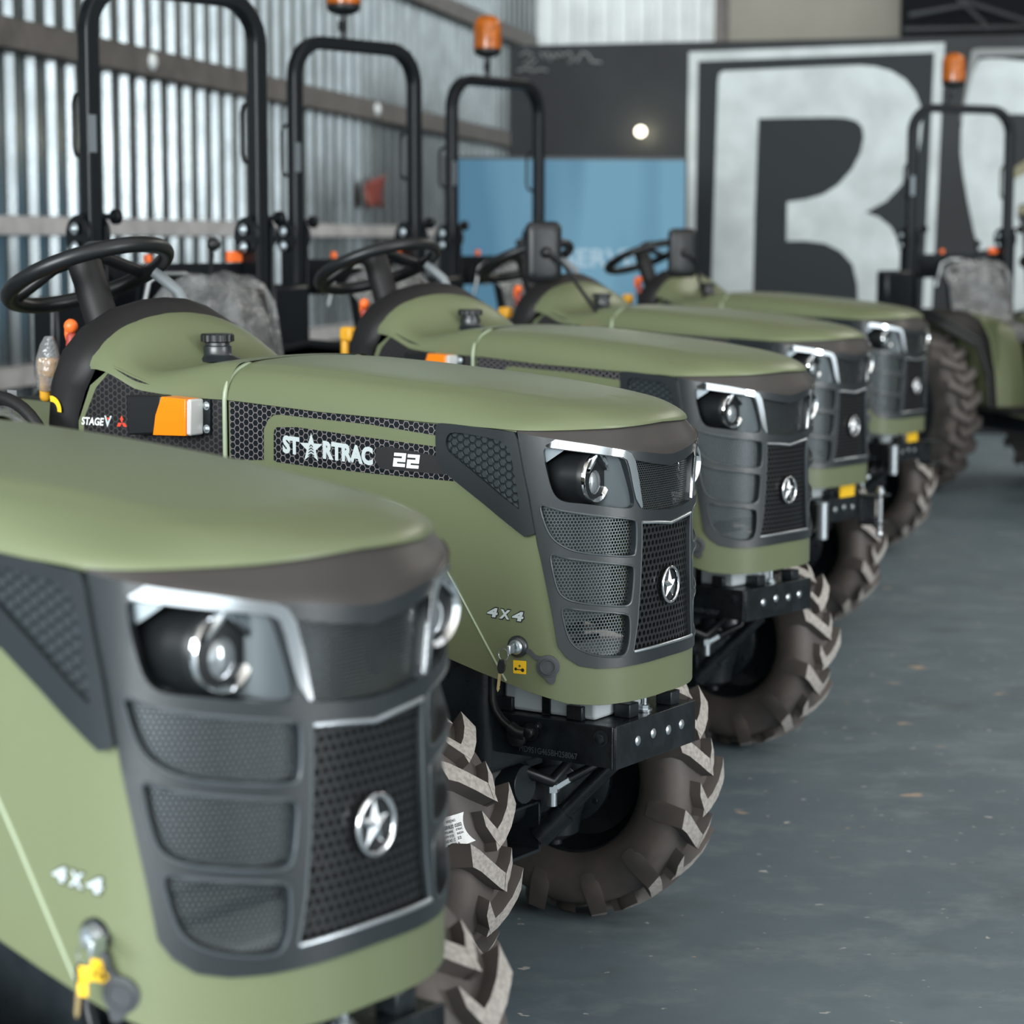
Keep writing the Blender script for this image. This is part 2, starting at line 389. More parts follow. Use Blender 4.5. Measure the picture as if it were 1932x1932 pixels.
# ------------------------------------------------------------------ the tractor (x forward, y to its left, z up, origin under the badge)
O_p1 = A([(0.3074, 1.0072), (0.2833, 0.9952), (0.2416, 0.9876), (0.1747, 0.9778), (0.115, 0.9697), (0.1092, 0.9618), (0.11, 0.9088), (0.1171, 0.8999), (0.1741, 0.9062), (0.2197, 0.9127), (0.2496, 0.9197), (0.2747, 0.9336), (0.2893, 0.9502), (0.2999, 0.9772)])
O_p2 = A([(0.2871, 0.9138), (0.2684, 0.9033), (0.2196, 0.895), (0.1618, 0.8866), (0.1197, 0.8812), (0.114, 0.8732), (0.1191, 0.8183), (0.1259, 0.8062), (0.1486, 0.8061), (0.1968, 0.8128), (0.2407, 0.8199), (0.2618, 0.8287), (0.2733, 0.8435), (0.2828, 0.8834)])
O_p3 = A([(0.2669, 0.8098), (0.2491, 0.8043), (0.1966, 0.7969), (0.1326, 0.7887), (0.1243, 0.7804), (0.1252, 0.7378), (0.1319, 0.7149), (0.1425, 0.7086), (0.1726, 0.7103), (0.2052, 0.7169), (0.2338, 0.7288), (0.2488, 0.7441), (0.2573, 0.7675)])
O_hl = A([(0.3024, 1.1082), (0.2951, 1.1129), (0.2165, 1.1016), (0.1434, 1.091), (0.1355, 1.0816), (0.1242, 1.0431), (0.114, 1.0034), (0.1209, 0.9912), (0.1627, 0.996), (0.2203, 1.0059), (0.2626, 1.0098), (0.2772, 1.0192), (0.2865, 1.0358), (0.296, 1.0731)])
O_up = [(-.1165, 1.0847), (-.06, 1.0740), (0, 1.0659), (.06, 1.0740), (.1165, 1.0847), (.0995, 1.004), (.0925, .9885), (.047, .983), (0, .9805), (-.047, .983), (-.0925, .9885), (-.0995, 1.004)]
O_gr = [(-.0940, .9630), (-.0507, .9598), (0, .9537), (.0507, .9598), (.0940, .9630), (.0938, .9267), (.0974, .8417), (.104, .7676), (.1151, .7131), (.055, .7140), (0, .7165), (-.055, .7140), (-.1151, .7131), (-.104, .7676), (-.0974, .8417), (-.0938, .9267)]
VIS = [(.3528, 1.1400), (.3046, 1.1327), (.2776, 1.1282), (.2, 1.1155), (.1384, 1.1048), (.1108, 1.1012), (.08, 1.0975), (.0455, 1.0925), (.02, 1.0895), (0, 1.0885)]     # lower edge of the visor
SEAMF = [(.3411, 1.0793), (.3271, 1.0174), (.311, .9273)]
GLOW = [(.3039, .8936), (.2823, .7883), (.273, .7343), (.2567, .7126), (.2315, .6956), (.1955, .6884), (.1475, .6864), (.0915, .6878), (.04, .6895), (0, .690)]   # frame / green joint
BOT = [(1.10, .83), (.80, .765), (.5344, .6923), (.447, .6705), (.3753, .6547), (.302, .6364), (.2532, .6223), (.1883, .6157), (.1235, .6158), (.06, .617), (0, .6175)]
TRI_O = A([(0.5405, 1.14), (0.5355, 1.1482), (0.5256, 1.1502), (0.4429, 1.1463), (0.3663, 1.1414), (0.3528, 1.1396), (0.3411, 1.0793), (0.3271, 1.0174), (0.311, 0.9279), (0.404, 0.9874), (0.4861, 1.0352), (0.5238, 1.0577), (0.5337, 1.0715), (0.5397, 1.084)])
TRI_I = A([(0.5157, 1.1093), (0.5137, 1.1253), (0.4998, 1.1348), (0.4429, 1.1297), (0.4042, 1.1262), (0.3849, 1.1225), (0.3718, 1.1138), (0.3635, 1.0985), (0.3553, 1.0629), (0.3426, 0.993), (0.3515, 0.9972), (0.4235, 1.0431), (0.5019, 1.0909), (0.5118, 1.0983)])
LINE = [(0.86, 1.009), (0.7882, 1.0019), (0.7076, 0.9932), (0.66, 0.9875), (0.63, .981), (0.606, .9715), (.588, .9520), (0.5764, 0.9372), (0.4864, 0.8143), (0.423, 0.722), (0.379, 0.6595)]

def sym(P): return A(P) + mirror(A(P))[::-1]     # half outline (right side, ending on the centre line) -> whole
def dedupe(P):
    Q = []
    for p in P:
        if not Q or abs(p[0] - Q[-1][0]) + abs(p[1] - Q[-1][1]) > 1e-5: Q.append(p)
    if abs(Q[0][0] - Q[-1][0]) + abs(Q[0][1] - Q[-1][1]) < 1e-5: Q.pop()
    return Q

XH = [(-1.0, 1.255), (-.80, 1.252), (-.66, 1.245), (-.45, 1.230), (-.344, 1.221), (-.217, 1.207), (-.11, 1.193), (-.03, 1.181), (.05, 1.17)][::1]
def hoodH(x): return np.interp(x, [p[0] for p in XH], [p[1] for p in XH])
def lipz(s): return np.interp(abs(s), [0, .05, .15, .353, .545, .84, 1.08], [1.1515, 1.150, 1.1465, 1.1440, 1.1490, 1.1580, 1.172])
def sst(e0, e1, x):
    t = min(1, max(0, (x - e0) / (e1 - e0))); return t * t * (3 - 2 * t)
def hood_pt(s, t):
    """s signed arc (left +), t from the lip (0) to the spine (1)"""
    ins = .022 * (1 - sst(.20, .36, abs(s))) ; d = .006 - ins
    p = SH(np.array([s]), 1.0, d)[0]; x0, y0 = p[0], p[1]
    qx = x0 if x0 < -.40 else -.40 + (x0 + .40) * .62
    L = math.hypot(qx - x0, y0); sh = .074 + .050 * (1 - sst(.12, .50, -x0)); dist = t * L
    x = x0 + (qx - x0) * t; y = y0 * (1 - t)
    u = min(1, dist / sh); u1 = min(1, u / .66); g = .80 * math.sqrt(max(0, 1 - (1 - u1) ** 2)) + .20 * u
    zl = lipz(s); zt = hoodH(x) - .014 * (y / .26) ** 2 - .006 * sst(.15, .24, abs(y))
    return (x, y, zl + (zt - zl) * g)

def side_extent():
    return 1.078

def make_wheel(name, root, x, y, Rr, w, rim, n, side):
    """tyre with chevron lugs + black rim; side -1 right, +1 left"""
    lug = .030 if Rr < .4 else .040; Rc = Rr - lug; hw = w / 2
    tm = MB()
    prof = [(rim, -hw * .62), (rim + .012, -hw * .80), (rim + .03, -hw * .92), ((rim + Rc) / 2, -hw * 1.02), (Rc - .035, -hw * 1.0), (Rc - .014, -hw * .92), (Rc - .003, -hw * .72), (Rc, -hw * .3), (Rc + .001, 0)]
    prof += [(r, -h) for r, h in prof[:-1]][::-1]
    tm.lathe(prof, (0, 0, 0), (0, 1, 0), 72, 0, cap=False)
    da = 2 * math.pi / n; th0 = .018 / Rr if Rr < .4 else .024 / Rr
    for sd in (1, -1):
        for k in range(n):
            a0 = k * da + (da / 2 if sd < 0 else 0)
            # stations: (lateral fraction, sweep angle, half thickness angle, top radius, base radius)
            st = [(-.20, 0, th0 * .95, Rr - .002, Rc - .02), (.12, .085, th0, Rr, Rc - .02), (.45, .20, th0 * 1.05, Rr - .001, Rc - .02), (.80, .345, th0 * 1.15, Rr - .006, Rc - .03), (1.0, .42, th0 * 1.25, Rr - .012, Rc - .05)]
            top = []; bot = []
            for lf, sw, th, rt, rb in st:
                a = a0 + sw * da * 1.05; yy = sd * lf * hw
                top.append([(rt, a - th, yy), (rt, a + th, yy)]); bot.append([(rb, a - th * 1.35, yy), (rb, a + th * 1.35, yy)])
            # short prong of the forked lug
            s2 = [(-.08, .02, th0 * .95, Rr - .0005, Rc - .02), (-.27, .14, th0 * .9, Rr - .002, Rc - .02), (-.42, .27, th0 * .85, Rr - .005, Rc - .02)]
            C = lambda q: (q[0] * math.cos(q[1]), q[2], q[0] * math.sin(q[1])); o = len(tm.v)
            for lf, sw, th, rt, rb in s2:
                a = a0 + sw * da * 1.05; yy = sd * lf * hw
                tm.v += [C((rt, a - th, yy)), C((rt, a + th, yy)), C((rb, a - th * 1.35, yy)), C((rb, a + th * 1.35, yy))]
            for i in range(2):
                e0 = o + i * 4; e = e0 + 4
                for q, mi in (((e0, e0 + 1, e + 1, e), 1), ((e0, e, e + 2, e0 + 2), 0), ((e0 + 1, e0 + 3, e + 3, e + 1), 0)): tm.f.append(q[::-1] if sd > 0 else q); tm.m.append(mi)
            tm.f.append((o + 8, o + 9, o + 11, o + 10)); tm.m.append(0)
            # shoulder buttress down the sidewall
            lf, sw, th, rt, rb = st[-1]; a = a0 + sw * da * 1.05
            btr = [[(Rc - .045, a - th * 1.1 - .02, sd * hw * 1.06), (Rc - .045, a + th * 1.1 - .02, sd * hw * 1.06)], [(Rc - .075, a - th - .03, sd * hw * 1.0), (Rc - .075, a + th - .03, sd * hw * 1.0)]]
            C = lambda q: (q[0] * math.cos(q[1]), q[2], q[0] * math.sin(q[1]))
            o = len(tm.v); m = len(top)
            for i in range(m): tm.v += [C(top[i][0]), C(top[i][1]), C(bot[i][0]), C(bot[i][1])]
            for i in range(m - 1):
                b = o + i * 4; e = b + 4
                for q, mi in (((b, b + 1, e + 1, e), 1), ((b, e, e + 2, b + 2), 0), ((b + 1, b + 3, e + 3, e + 1), 0)):
                    tm.f.append(q if sd > 0 else q[::-1]); tm.m.append(mi)
            tm.f.append((o, o + 2, o + 3, o + 1)); tm.m.append(0)
            e = o + (m - 1) * 4; o2 = len(tm.v)
            tm.v += [C(btr[0][0]), C(btr[0][1]), C(btr[1][0]), C(btr[1][1])]
            for q in ((e, e + 1, o2 + 1, o2), (o2, o2 + 1, o2 + 3, o2 + 2), (e + 2, e, o2, o2 + 2), (e + 1, e + 3, o2 + 3, o2 + 1)):
                tm.f.append(q if sd > 0 else q[::-1]); tm.m.append(0)
    if side < 0: tm.v = [(p[0], -p[1], p[2]) for p in tm.v]
    rm = MB()
    rw = hw * .66
    rm.lathe([(rim + .014, -rw), (rim + .012, -rw + .008), (rim - .004, -rw + .010), (rim - .012, -rw * .4), (rim - .03, 0), (rim - .03, rw * .15), (rim - .012, rw * .5), (rim - .004, rw - .010), (rim + .012, rw - .008), (rim + .014, rw)], (0, 0, 0), (0, 1, 0), 56, 0, cap=False)
    rm.lathe([(rim - .028, side * .004), (.075, side * .03), (.0, side * .03)], (0, 0, 0), (0, 1, 0), 40, 0, cap=False)
    for k in range(5):
        a = k * 2 * math.pi / 5; rm.bolt((.055 * math.cos(a), side * .03, .055 * math.sin(a)), (0, side, 0), .009, .012)
    wh = rm.build(name, M['chassis'], root, 40); wh.location = (x, y, Rr - .001)
    wh.rotation_euler = (0, R(5.2 if side < 0 else 9), 0)
    tm.build('tire', [M['rubber'], M['lug'] if Rr < .4 else M['lug2']], wh, 42, fixn=True)
    return wh

def build_tractor():
    T = empty('compact_tractor'); REF['root'] = T
    # ---- green side and nose panel
    lip = [(s, lipz(s) + .004) for s in (1.078, .85, .55, .45, (.357))]
    half = [(0, .6185)] + BOT[::-1][1:-1] + [(1.078, .83)] + lip + [((.357), 1.139)] + [(s + .002, z) for s, z in SEAMF] + GLOW
    P = dedupe(A(half) + mirror(A(half))[::-1])
    plate('side_panel', M['green'], T, P, (), -.004, .0, .0025)
    for q in (1, -1):
        m = MB(); pts = [(-s * q, z) for s, z in LINE]; dn = []
        for i in range(len(pts) - 1):
            for k in range(6): t = k / 6; dn.append((pts[i][0] * (1 - t) + pts[i + 1][0] * t, pts[i][1] * (1 - t) + pts[i + 1][1] * t))
        dn.append(pts[-1]); dn = np.array(dn)
        m.tube(SH(dn[:, 0], dn[:, 1], .0005), .0022, 8).build('panel_seam', M['seam'], T)
    # ---- hood
    h = MB(); S = np.concatenate([np.linspace(-1.078, -.42, 26), np.linspace(-.40, .40, 81), np.linspace(.42, 1.078, 26)]); Tt = [0, .008, .02, .04, .065, .09, .12, .15, .18, .21, .24, .265, .285, .305, .33, .36, .40, .45, .5, .6, .7, .8, .9, 1.0]
    g = [[hood_pt(s, t) for t in Tt] for s in S]
    for r, s in zip(g, S):
        x, y, z = r[0]; r.insert(0, (x - .0, y * (1 - .002 / .26), z - .001)); r.insert(0, (x * 1 - (.010 if abs(s) < .3 else 0), y * .965, z + .001))
    h.grid(g, flip=False); o = h.build('hood', M['green'], T, 50); REF['hood'] = o
    # rear edge bead of the hood
    for q in (-1, 1):
        pts = [hood_pt(1.0785 * q, t) for t in Tt if t < .34]
        pts = [(pts[0][0], pts[0][1], 1.042), (pts[0][0], pts[0][1], 1.12)] + pts
        n_ = len(pts); MB().tube([(p[0] - .004, p[1] * 1.004, p[2] + .001 - .006 * max(0, (k - n_ + 5) / 4) ** 2) for k, p in enumerate(pts)], .0050, 10).build('hood_edge', M['seam'], T, 60)
    # ---- visor between hood and grille frame
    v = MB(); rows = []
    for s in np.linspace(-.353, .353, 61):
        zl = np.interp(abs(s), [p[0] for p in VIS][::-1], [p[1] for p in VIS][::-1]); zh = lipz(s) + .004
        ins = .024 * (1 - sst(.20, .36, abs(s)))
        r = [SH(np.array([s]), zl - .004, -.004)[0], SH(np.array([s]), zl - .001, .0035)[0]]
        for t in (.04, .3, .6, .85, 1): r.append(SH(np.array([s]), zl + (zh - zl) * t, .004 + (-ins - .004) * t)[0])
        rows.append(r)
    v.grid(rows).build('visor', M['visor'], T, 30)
    # ---- grille frame with its windows
    W1, W2, W3, WH = (smooth_poly(p, 2) for p in (O_p1, O_p2, O_p3, O_hl)); WU = O_up; WG = O_gr
    half = VIS[::-1] + SEAMF + GLOW
    fr = dedupe(A(half) + mirror(A(half))[::-1])
    wins = [WU, WG] + [w for w in (W1, W2, W3, WH)] + [mirror(w)[::-1] for w in (W1, W2, W3, WH)]
    plate('grille_frame', M['frame'], T, fr, wins, -.014, .004, .0028, seg=3)
    # raised bead round the louvre windows
    for q in (1, -1):
        for w, nm in ((W1, 'window_bead'), (W2, 'window_bead'), (W3, 'window_bead')):
            b = np.array(w if q > 0 else mirror(w)); b = np.array(grow(b, .0015))
            MB().tube(SH(b[:, 0], b[:, 1], .0035), .0022, 6, True).build(nm, M['bead'], T, 60)
    for w in (W1, W2, W3):
        perforated([w], .0070, .0029, -.010).build('mesh_panel', M['mesh'], T, fixn=False)
        perforated([mirror(w)], .0070, .0029, -.010).build('mesh_panel', M['mesh'], T, fixn=False)
    perforated([WU], .0056, .0021, -.008, sy=.9).build('upper_mesh', M['mesh2'], T, fixn=False)
    perforated([WG], .0128, .0046, -.004, .008, margin=.010, sy=1.12).build('lower_grille', M['grille'], T, fixn=False)
    # chrome lines of the lower grille
    b = np.array([(-.0935, .963), (-.074, .9615), (-.0507, .9597), (-.02, .9562), (0, .9535), (.02, .9562), (.0507, .9597), (.074, .9615), (.0935, .963)])
    MB().tube(SH(b[:, 0], b[:, 1], .004), .0034, 8).build('grille_trim', M['zinc'], T, 60)
    a = np.linspace(-.114, .114, 25); b2 = np.array([(x, .7135 + .003 * (1 - (x / .114) ** 2)) for x in a])
    MB().tube(SH(b2[:, 0], b2[:, 1], .004), .0034, 8).build('grille_trim', M['zinc'], T, 60)
    for q in (1, -1):
        e = np.array([(q * s, z) for s, z in ((.0945, .963), (.0938, .927), (.0974, .842), (.104, .768), (.1145, .7135))])
        MB().tube(SH(e[:, 0], e[:, 1], .0035), .0018, 8).build('grille_edge', M['bead'], T, 60)
    # ---- badge: oval ring with a raised star
    bd = MB(); th = np.linspace(0, 2 * math.pi, 40, endpoint=False)
    bd.tube(SH(.0305 * np.cos(th), .832 + .0345 * np.sin(th), .006), .0032, 8, True)
    B = bd.build('badge', M['chrome'], T, 60)
    st = MB(); star = [((.0255 if k % 2 == 0 else .0098) * math.cos(math.pi / 2 + k * math.pi / 5) * .96, .8315 + (.030 if k % 2 == 0 else .0115) * math.sin(math.pi / 2 + k * math.pi / 5)) for k in range(10)]
    sp = SH(np.array([p[0] for p in star]), np.array([p[1] for p in star]), .003); ctr = SH(np.array([0.]), .8315, .011)[0]
    st.add(list(sp) + [ctr], [(k, (k + 1) % 10, 10) for k in range(10)]); st.build('star', M['chrome'], B, 10, fixn=False)
    pl = MB(); shell_poly(pl, np.stack([.0295 * np.cos(th), .832 + .0335 * np.sin(th)], 1), .0025); pl.build('badge_plate', M['black'], B)
    # ---- headlights
    for q in (1, -1):           # q=1 right
        mir = (lambda P: P) if q > 0 else (lambda P: mirror(P)[::-1])
        back = plate('headlight', M['black'], T, mir(grow(WH, .012)), (), -.075, -.070)
        cen = Vector((-.061, -.179 * q, 1.0525))
        MB().lathe([(.050, -.17), (.050, -.012), (.0505, -.006), (.048, 0), (.045, .001)], cen, (1, 0, 0), 40).build('lamp_barrel', M['black'], back, 40)
        cr = MB().lathe([(.0470, -.004), (.0475, .004), (.0455, .0075), (.041, .004), (.036, -.006), (.030, -.012), (.0, -.014)], cen, (1, .0, 0), 40, cap=False)
        cr.build('chrome_bezel', M['chrome'], back, 50)
        MB().sphere((cen.x - .010, cen.y, cen.z - .008), .027, 20, sc_=(.65, 1, 1.1)).build('lens', M['glass'], back, 60)
        ht = MB(); tri = [(cen.x + .010, cen.y + dy, cen.z + dz) for dy, dz in ((-.034, .012), (0, .040), (.034, .012), (.030, .020), (0, .046), (-.030, .020))]
        ht.add(tri + [(p[0] - .012, p[1], p[2]) for p in tri], [(0, 1, 4, 5), (1, 2, 3, 4), (6, 11, 10, 7), (7, 10, 9, 8), (0, 6, 7, 1), (1, 7, 8, 2), (5, 4, 10, 11), (4, 3, 9, 10)]); ht.build('reflector', M['chrome'], back, 30)
        rf = []
        for i in range(9):
            t = i / 8; s = .21 - .100 * t
            rf.append([SH(np.array([-s * q]), .985 + .0065 + (.012 * (1 - t) if 1 else 0) + (1.092 - .992) * k / 6 - .002, -.060 * (1 - t) ** 1.4 - .006)[0] for k in range(7)])
        MB().grid(rf, flip=q < 0).build('lamp_shroud', M['satin2'], back, 50)
        k1 = mir(A([(.304, 1.113), (.258, 1.108), (.300, 1.082)])); tp = MB(); shell_poly(tp, k1, -.016); tp.build('lamp_corner', M['satin'], back)
        co = A([(0.2972, 1.1177), (0.2786, 1.1292), (0.21, 1.1184), (0.1384, 1.1044), (0.1248, 1.0978), (0.1149, 1.0825), (0.1058, 1.0482), (0.0947, 0.9930)]); ci = A([(0.2951, 1.1142), (0.2165, 1.1032), (0.146, 1.0920), (0.135, 1.0855), (0.1286, 1.0686), (0.1185, 1.028), (0.1126, 1.0100), (0.0995, 0.9915)])
        plate('chrome_trim', M['chrome'], back, mir(co + ci[::-1]), (), .002, .0068, .0022, seg=3)
    # ---- triangular side vents
    for q in (1, -1):
        mir = (lambda P: P) if q > 0 else (lambda P: mirror(P)[::-1])
        vt = plate('side_vent', M['frame'], T, mir(smooth_poly(TRI_O, 1)), [mir(smooth_poly(TRI_I, 2))], -.003, .011, .004, seg=3)
        plate('vent_panel', M['hexplate'], vt, mir(grow(smooth_poly(TRI_I, 2), .004)), (), .001, .0035)
    # ---- decals on both sides
    for q in (1, -1):
        mir = (lambda P: P) if q > 0 else (lambda P: mirror(P)[::-1])
        do = A([(1.0735, 1.1700), (0.8411, 1.157), (0.7064, 1.1530), (0.5422, 1.1460), (0.5423, 1.124), (0.7066, 1.1378), (0.8412, 1.1432), (0.94, 1.1472), (.958, 1.1455), (0.973, 1.1353), (0.9846, 1.115), (0.9855, 1.0517), (1.0735, 1.0468)])
        di = A([(0.958, 1.1076), (.9565, 1.115), (0.9494, 1.121), (0.8965, 1.1235), (0.7067, 1.1115), (0.5423, 1.1023), (0.5309, 1.0803), (0.49, 1.0374), (0.7072, 1.0408), (0.8423, 1.0447), (.951, 1.0495), (0.9587, 1.0532)])
        plate('stripe_decal', M['decal'], T, mir(do), (), .0004, .0012)
        dd = plate('name_decal', M['decal'], T, mir(di), (), .0004, .0012)
        if q > 0:
            bk = MB(); shell_poly(bk, A([(.692, 1.0935), (.66, 1.0965), (.543, 1.0845), (.531, 1.073), (.508, 1.054), (.525, 1.0495), (.683, 1.0515), (.697, 1.068)]), .0016); bk.build('number_field', M['ink'], dd)
            tx = MB(); sl = -.0128 / .2315; a0 = -.9340
            shell_text(tx, 'ST', a0, 1.0690, .0445, .0370, sl, .0019, bold=.055); shell_text(tx, 'RTRAC', a0 + .1055, 1.0690 + sl * .1055, .1275, .0370, sl, .0019, bold=.055)
            cx, cz = a0 + .0755, 1.0690 + sl * .0755 + .018
            stp = [(cx + (.031 if k % 2 == 0 else .0125) * math.cos(math.pi / 2 + k * math.pi / 5), cz + (.031 if k % 2 == 0 else .0125) * math.sin(math.pi / 2 + k * math.pi / 5)) for k in range(10)]
            sm = SH(np.array([p[0] for p in stp] + [cx]), np.array([p[1] for p in stp] + [cz]), .0021); tx.add(sm, [(k, (k + 1) % 10, 10) for k in range(10)])
            tx.build('lettering', M['silverprint'], dd, fixn=False)
            ck = MB()
            for k in range(5):
                z = cz + .008 - k * .006; w = .0045 + .0012 * k
                for sg in (1, -1): shell_poly(ck, [(cx, z), (cx + sg * w, z - .004), (cx + sg * w, z - .0065), (cx, z - .0028)], .0026)
            ck.build('tread_print', M['ink'], dd, fixn=False)
            nb = MB(); dg = [(0, 0), (1, 0), (1, .24), (.32, .24), (.32, .36), (1, .36), (1, 1), (0, 1), (0, .76), (.68, .76), (.68, .62), (0, .62)]
            for k in range(2):
                bmq = flat_plate([(-.6515 + k * .0335 + (x * .0295 + y * .004), 1.0580 - k * .0012 + y * .0275) for x, y in dg], (), .0018, .0023); nb.add(bmq.v, bmq.f)
            nb.build('number', M['white'], dd, fixn=False)
    # 4X4 on the nose side
    xx = MB()
    for mi, dd_, bo in ((0, .0010, .10), (1, .0018, .045)):
        e = .0020 if mi == 0 else 0
        for k, ch in enumerate('4X4'): shell_text(xx, ch, -.4235 + k * .0290 - e, .7815 - k * .0012 - e, .0258 + 2 * e, .0185 + 2 * e, -.03, dd_, .15, bo, mi)
    xx.build('drive_lettering', [M['ink'], M['silverprint']], T, fixn=False)
    # ---- lock, flap, sticker
    lc = SH(np.array([-.3522]), .7298, 0.)[0]; nrm = (SH(np.array([-.3522]), .7298, 1.)[0] - lc); L3 = Vector(lc); N3 = Vector(nrm).normalized()
    lk = MB().lathe([(.021, -.002), (.021, .005), (.018, .009), (.0145, .010)], L3, N3, 32).build('lock', M['frame'], T, 40)
    MB().lathe([(.0145, .004), (.0145, .012), (.012, .015), (.006, .015), (.004, .011), (0, .011)], L3, N3, 28).build('lock_barrel', M['zinc'], lk, 40)
    cc = (-.2910, .6950); fl = MB(); fr_ = []
    ths = np.linspace(0, 2 * math.pi, 36, endpoint=False)
    for rr, dz in ((.0215, .001), (.0215, .005), (.0155, .006), (.0145, .009), (.0125, .009), (.0118, .0065), (0.0001, .0065)): fr_.append([SH(np.array([cc[0] + rr * math.cos(t)]), cc[1] + rr * math.sin(t) * 1.02, dz)[0] for t in ths])
    fl.grid(fr_, False, True)
    bmq = flat_plate([(cc[0] - .012, cc[1] - .015), (cc[0] + .004, cc[1] - .034), (cc[0] + .009, cc[1] - .034), (cc[0] + .0135, cc[1] - .029), (cc[0] + .016, cc[1] - .012)], (), .001, .005); fl.add(bmq.v, bmq.f)
    bmq = flat_plate([(-.337, .7280), (-.325, .7265), (-.315, .7165), (-.301, .7125), (-.305, .706), (-.319, .709), (-.329, .719), (-.339, .721)], (), .001, .005); fl.add(bmq.v, bmq.f)
    REF['flap'] = fl.build('lock_flap', M['frame2'], T, 40)
    REF['lockc'] = L3
    yl = plate('lock_sticker', M['label'], T, smooth_poly(A([(.3631, .7021), (.36, .7023), (.337, .7026), (.3343, .7026), (.3343, .70), (.3347, .68), (.3347, .677), (.337, .6769), (.36, .6766), (.3626, .6765), (.3627, .68), (.363, .699)]), 1), (), .0003, .0008)
    ic = MB()
    for c, r in (((-.342, .6845), .0036), ((-.357, .6855), .0030)): shell_poly(ic, [(c[0] + r * math.cos(t), c[1] + r * math.sin(t)) for t in ths], .0012)
    for b4 in ((-.355, -.344, .6840, .6857), (-.3515, -.3455, .6913, .6927), (-.3492, -.3478, .6890, .6950)): shell_poly(ic, [(b4[0], b4[2]), (b4[1], b4[2]), (b4[1], b4[3]), (b4[0], b4[3])], .0012)
    ic.build('key_symbol', M['ink'], yl, fixn=False)
    REF['sticker'] = yl
    # ---- cowl behind the hood
    cw = MB(); rows = []
    V = np.linspace(-1, 1, 41)
    for k in range(19):
        x = -.899 - (1.268 - .899) * k / 18; b = sst(1.11, 1.268, -x); b2 = b ** 1.5
        zlow = np.interp(-x, [.912, 1.027, 1.146, 1.22, 1.268], [1.172, 1.173, 1.185, 1.205, 1.225]); w = .262 + .020 * sst(.95, 1.268, -x)
        row = []
        for vv in V:
            y = w * math.sin(vv * math.pi / 2); dist = w - abs(y); u = min(1, dist / .052); gs = math.sqrt(max(0, 1 - (1 - u) ** 2))
            zA = zlow + (1.254 - .024 * sst(.93, 1.12, -x) - .010 * (y / .26) ** 2 - zlow) * gs
            zB = 1.225 + .114 * math.sqrt(max(0, 1 - (y / (w + 1e-6)) ** 2)) ** 1.1
            row.append((x, y, zA * (1 - b2) + zB * b2))
        rows.append(row)
    cw.grid(rows).build('cowl', M['green'], T, 60)
    # matt black rim of the cowl
    Fh = [(-.264, -1.338, .90), (-.270, -1.332, 1.06), (-.276, -1.322, 1.13), (-.280, -1.297, 1.182), (-.2835, -1.266, 1.226), (-.262, -1.266, 1.270), (-.22, -1.267, 1.296), (-.14, -1.268, 1.325), (-.07, -1.268, 1.337), (0, -1.268, 1.340)]
    Rh = [(-.285, -1.392, .90), (-.288, -1.387, 1.06), (-.288, -1.383, 1.12), (-.287, -1.376, 1.194), (-.285, -1.371, 1.210), (-.268, -1.362, 1.260), (-.225, -1.348, 1.309), (-.15, -1.328, 1.350), (-.07, -1.312, 1.368), (0, -1.308, 1.372)]
    f2 = Fh + [(-a, b, c) for a, b, c in Fh[:-1]][::-1]; r2 = Rh + [(-a, b, c) for a, b, c in Rh[:-1]][::-1]
    P4 = []
    for (a, b, c), (d, e, f) in zip(f2, r2):
        n_ = Vector((0, (a + d) / 2, (c + f) / 2 - 1.05)).normalized() * .006
        P4.append([(b + .006, a * .97, c - .006), (b, a, c), (b * .65 + e * .35, a * .65 + d * .35 + n_.y, c * .65 + f * .35 + n_.z), (b * .25 + e * .75, a * .25 + d * .75 + n_.y, c * .25 + f * .75 + n_.z), (e, d, f), (e - .012, d * .97, f - .012)])
    rim = MB().grid(P4, flip=True); rim.v = [(p[0], p[1], p[2]) for p in rim.v]
    o = len(rim.v); rim.v += [(p[1] - .008, p[0] * .97, p[2] - .012) for p in r2]; rim.f.append(tuple(range(o, o + len(r2)))); rim.m.append(0)
    REF['rim'] = rim.build('cowl_rim', M['trimblack'], T, 50)
    # cowl sides: green below, hexagon vent above
    for q in (1, -1):
        mir = (lambda P: P) if q > 0 else (lambda P: mirror(P)[::-1])
        plate('cowl_side', M['green'], T, mir(A([(1.0875, 1.175), (1.0875, .85), (1.40, .86), (1.483, .90), (1.486, 1.11), (1.45, 1.19), (1.385, 1.234), (1.331, 1.214), (1.257, 1.192), (1.14, 1.176)])), (), -.004, .001, .002)
        dc = plate('cowl_vent', M['cowlmesh'], T, mir(A([(1.089, 1.172), (1.14, 1.173), (1.257, 1.188), (1.331, 1.210), (1.384, 1.229), (1.432, 1.185), (1.466, 1.12), (1.473, 1.055), (1.472, 1.03), (1.25, 1.048), (1.089, 1.0445)])), (), .0013, .0022)
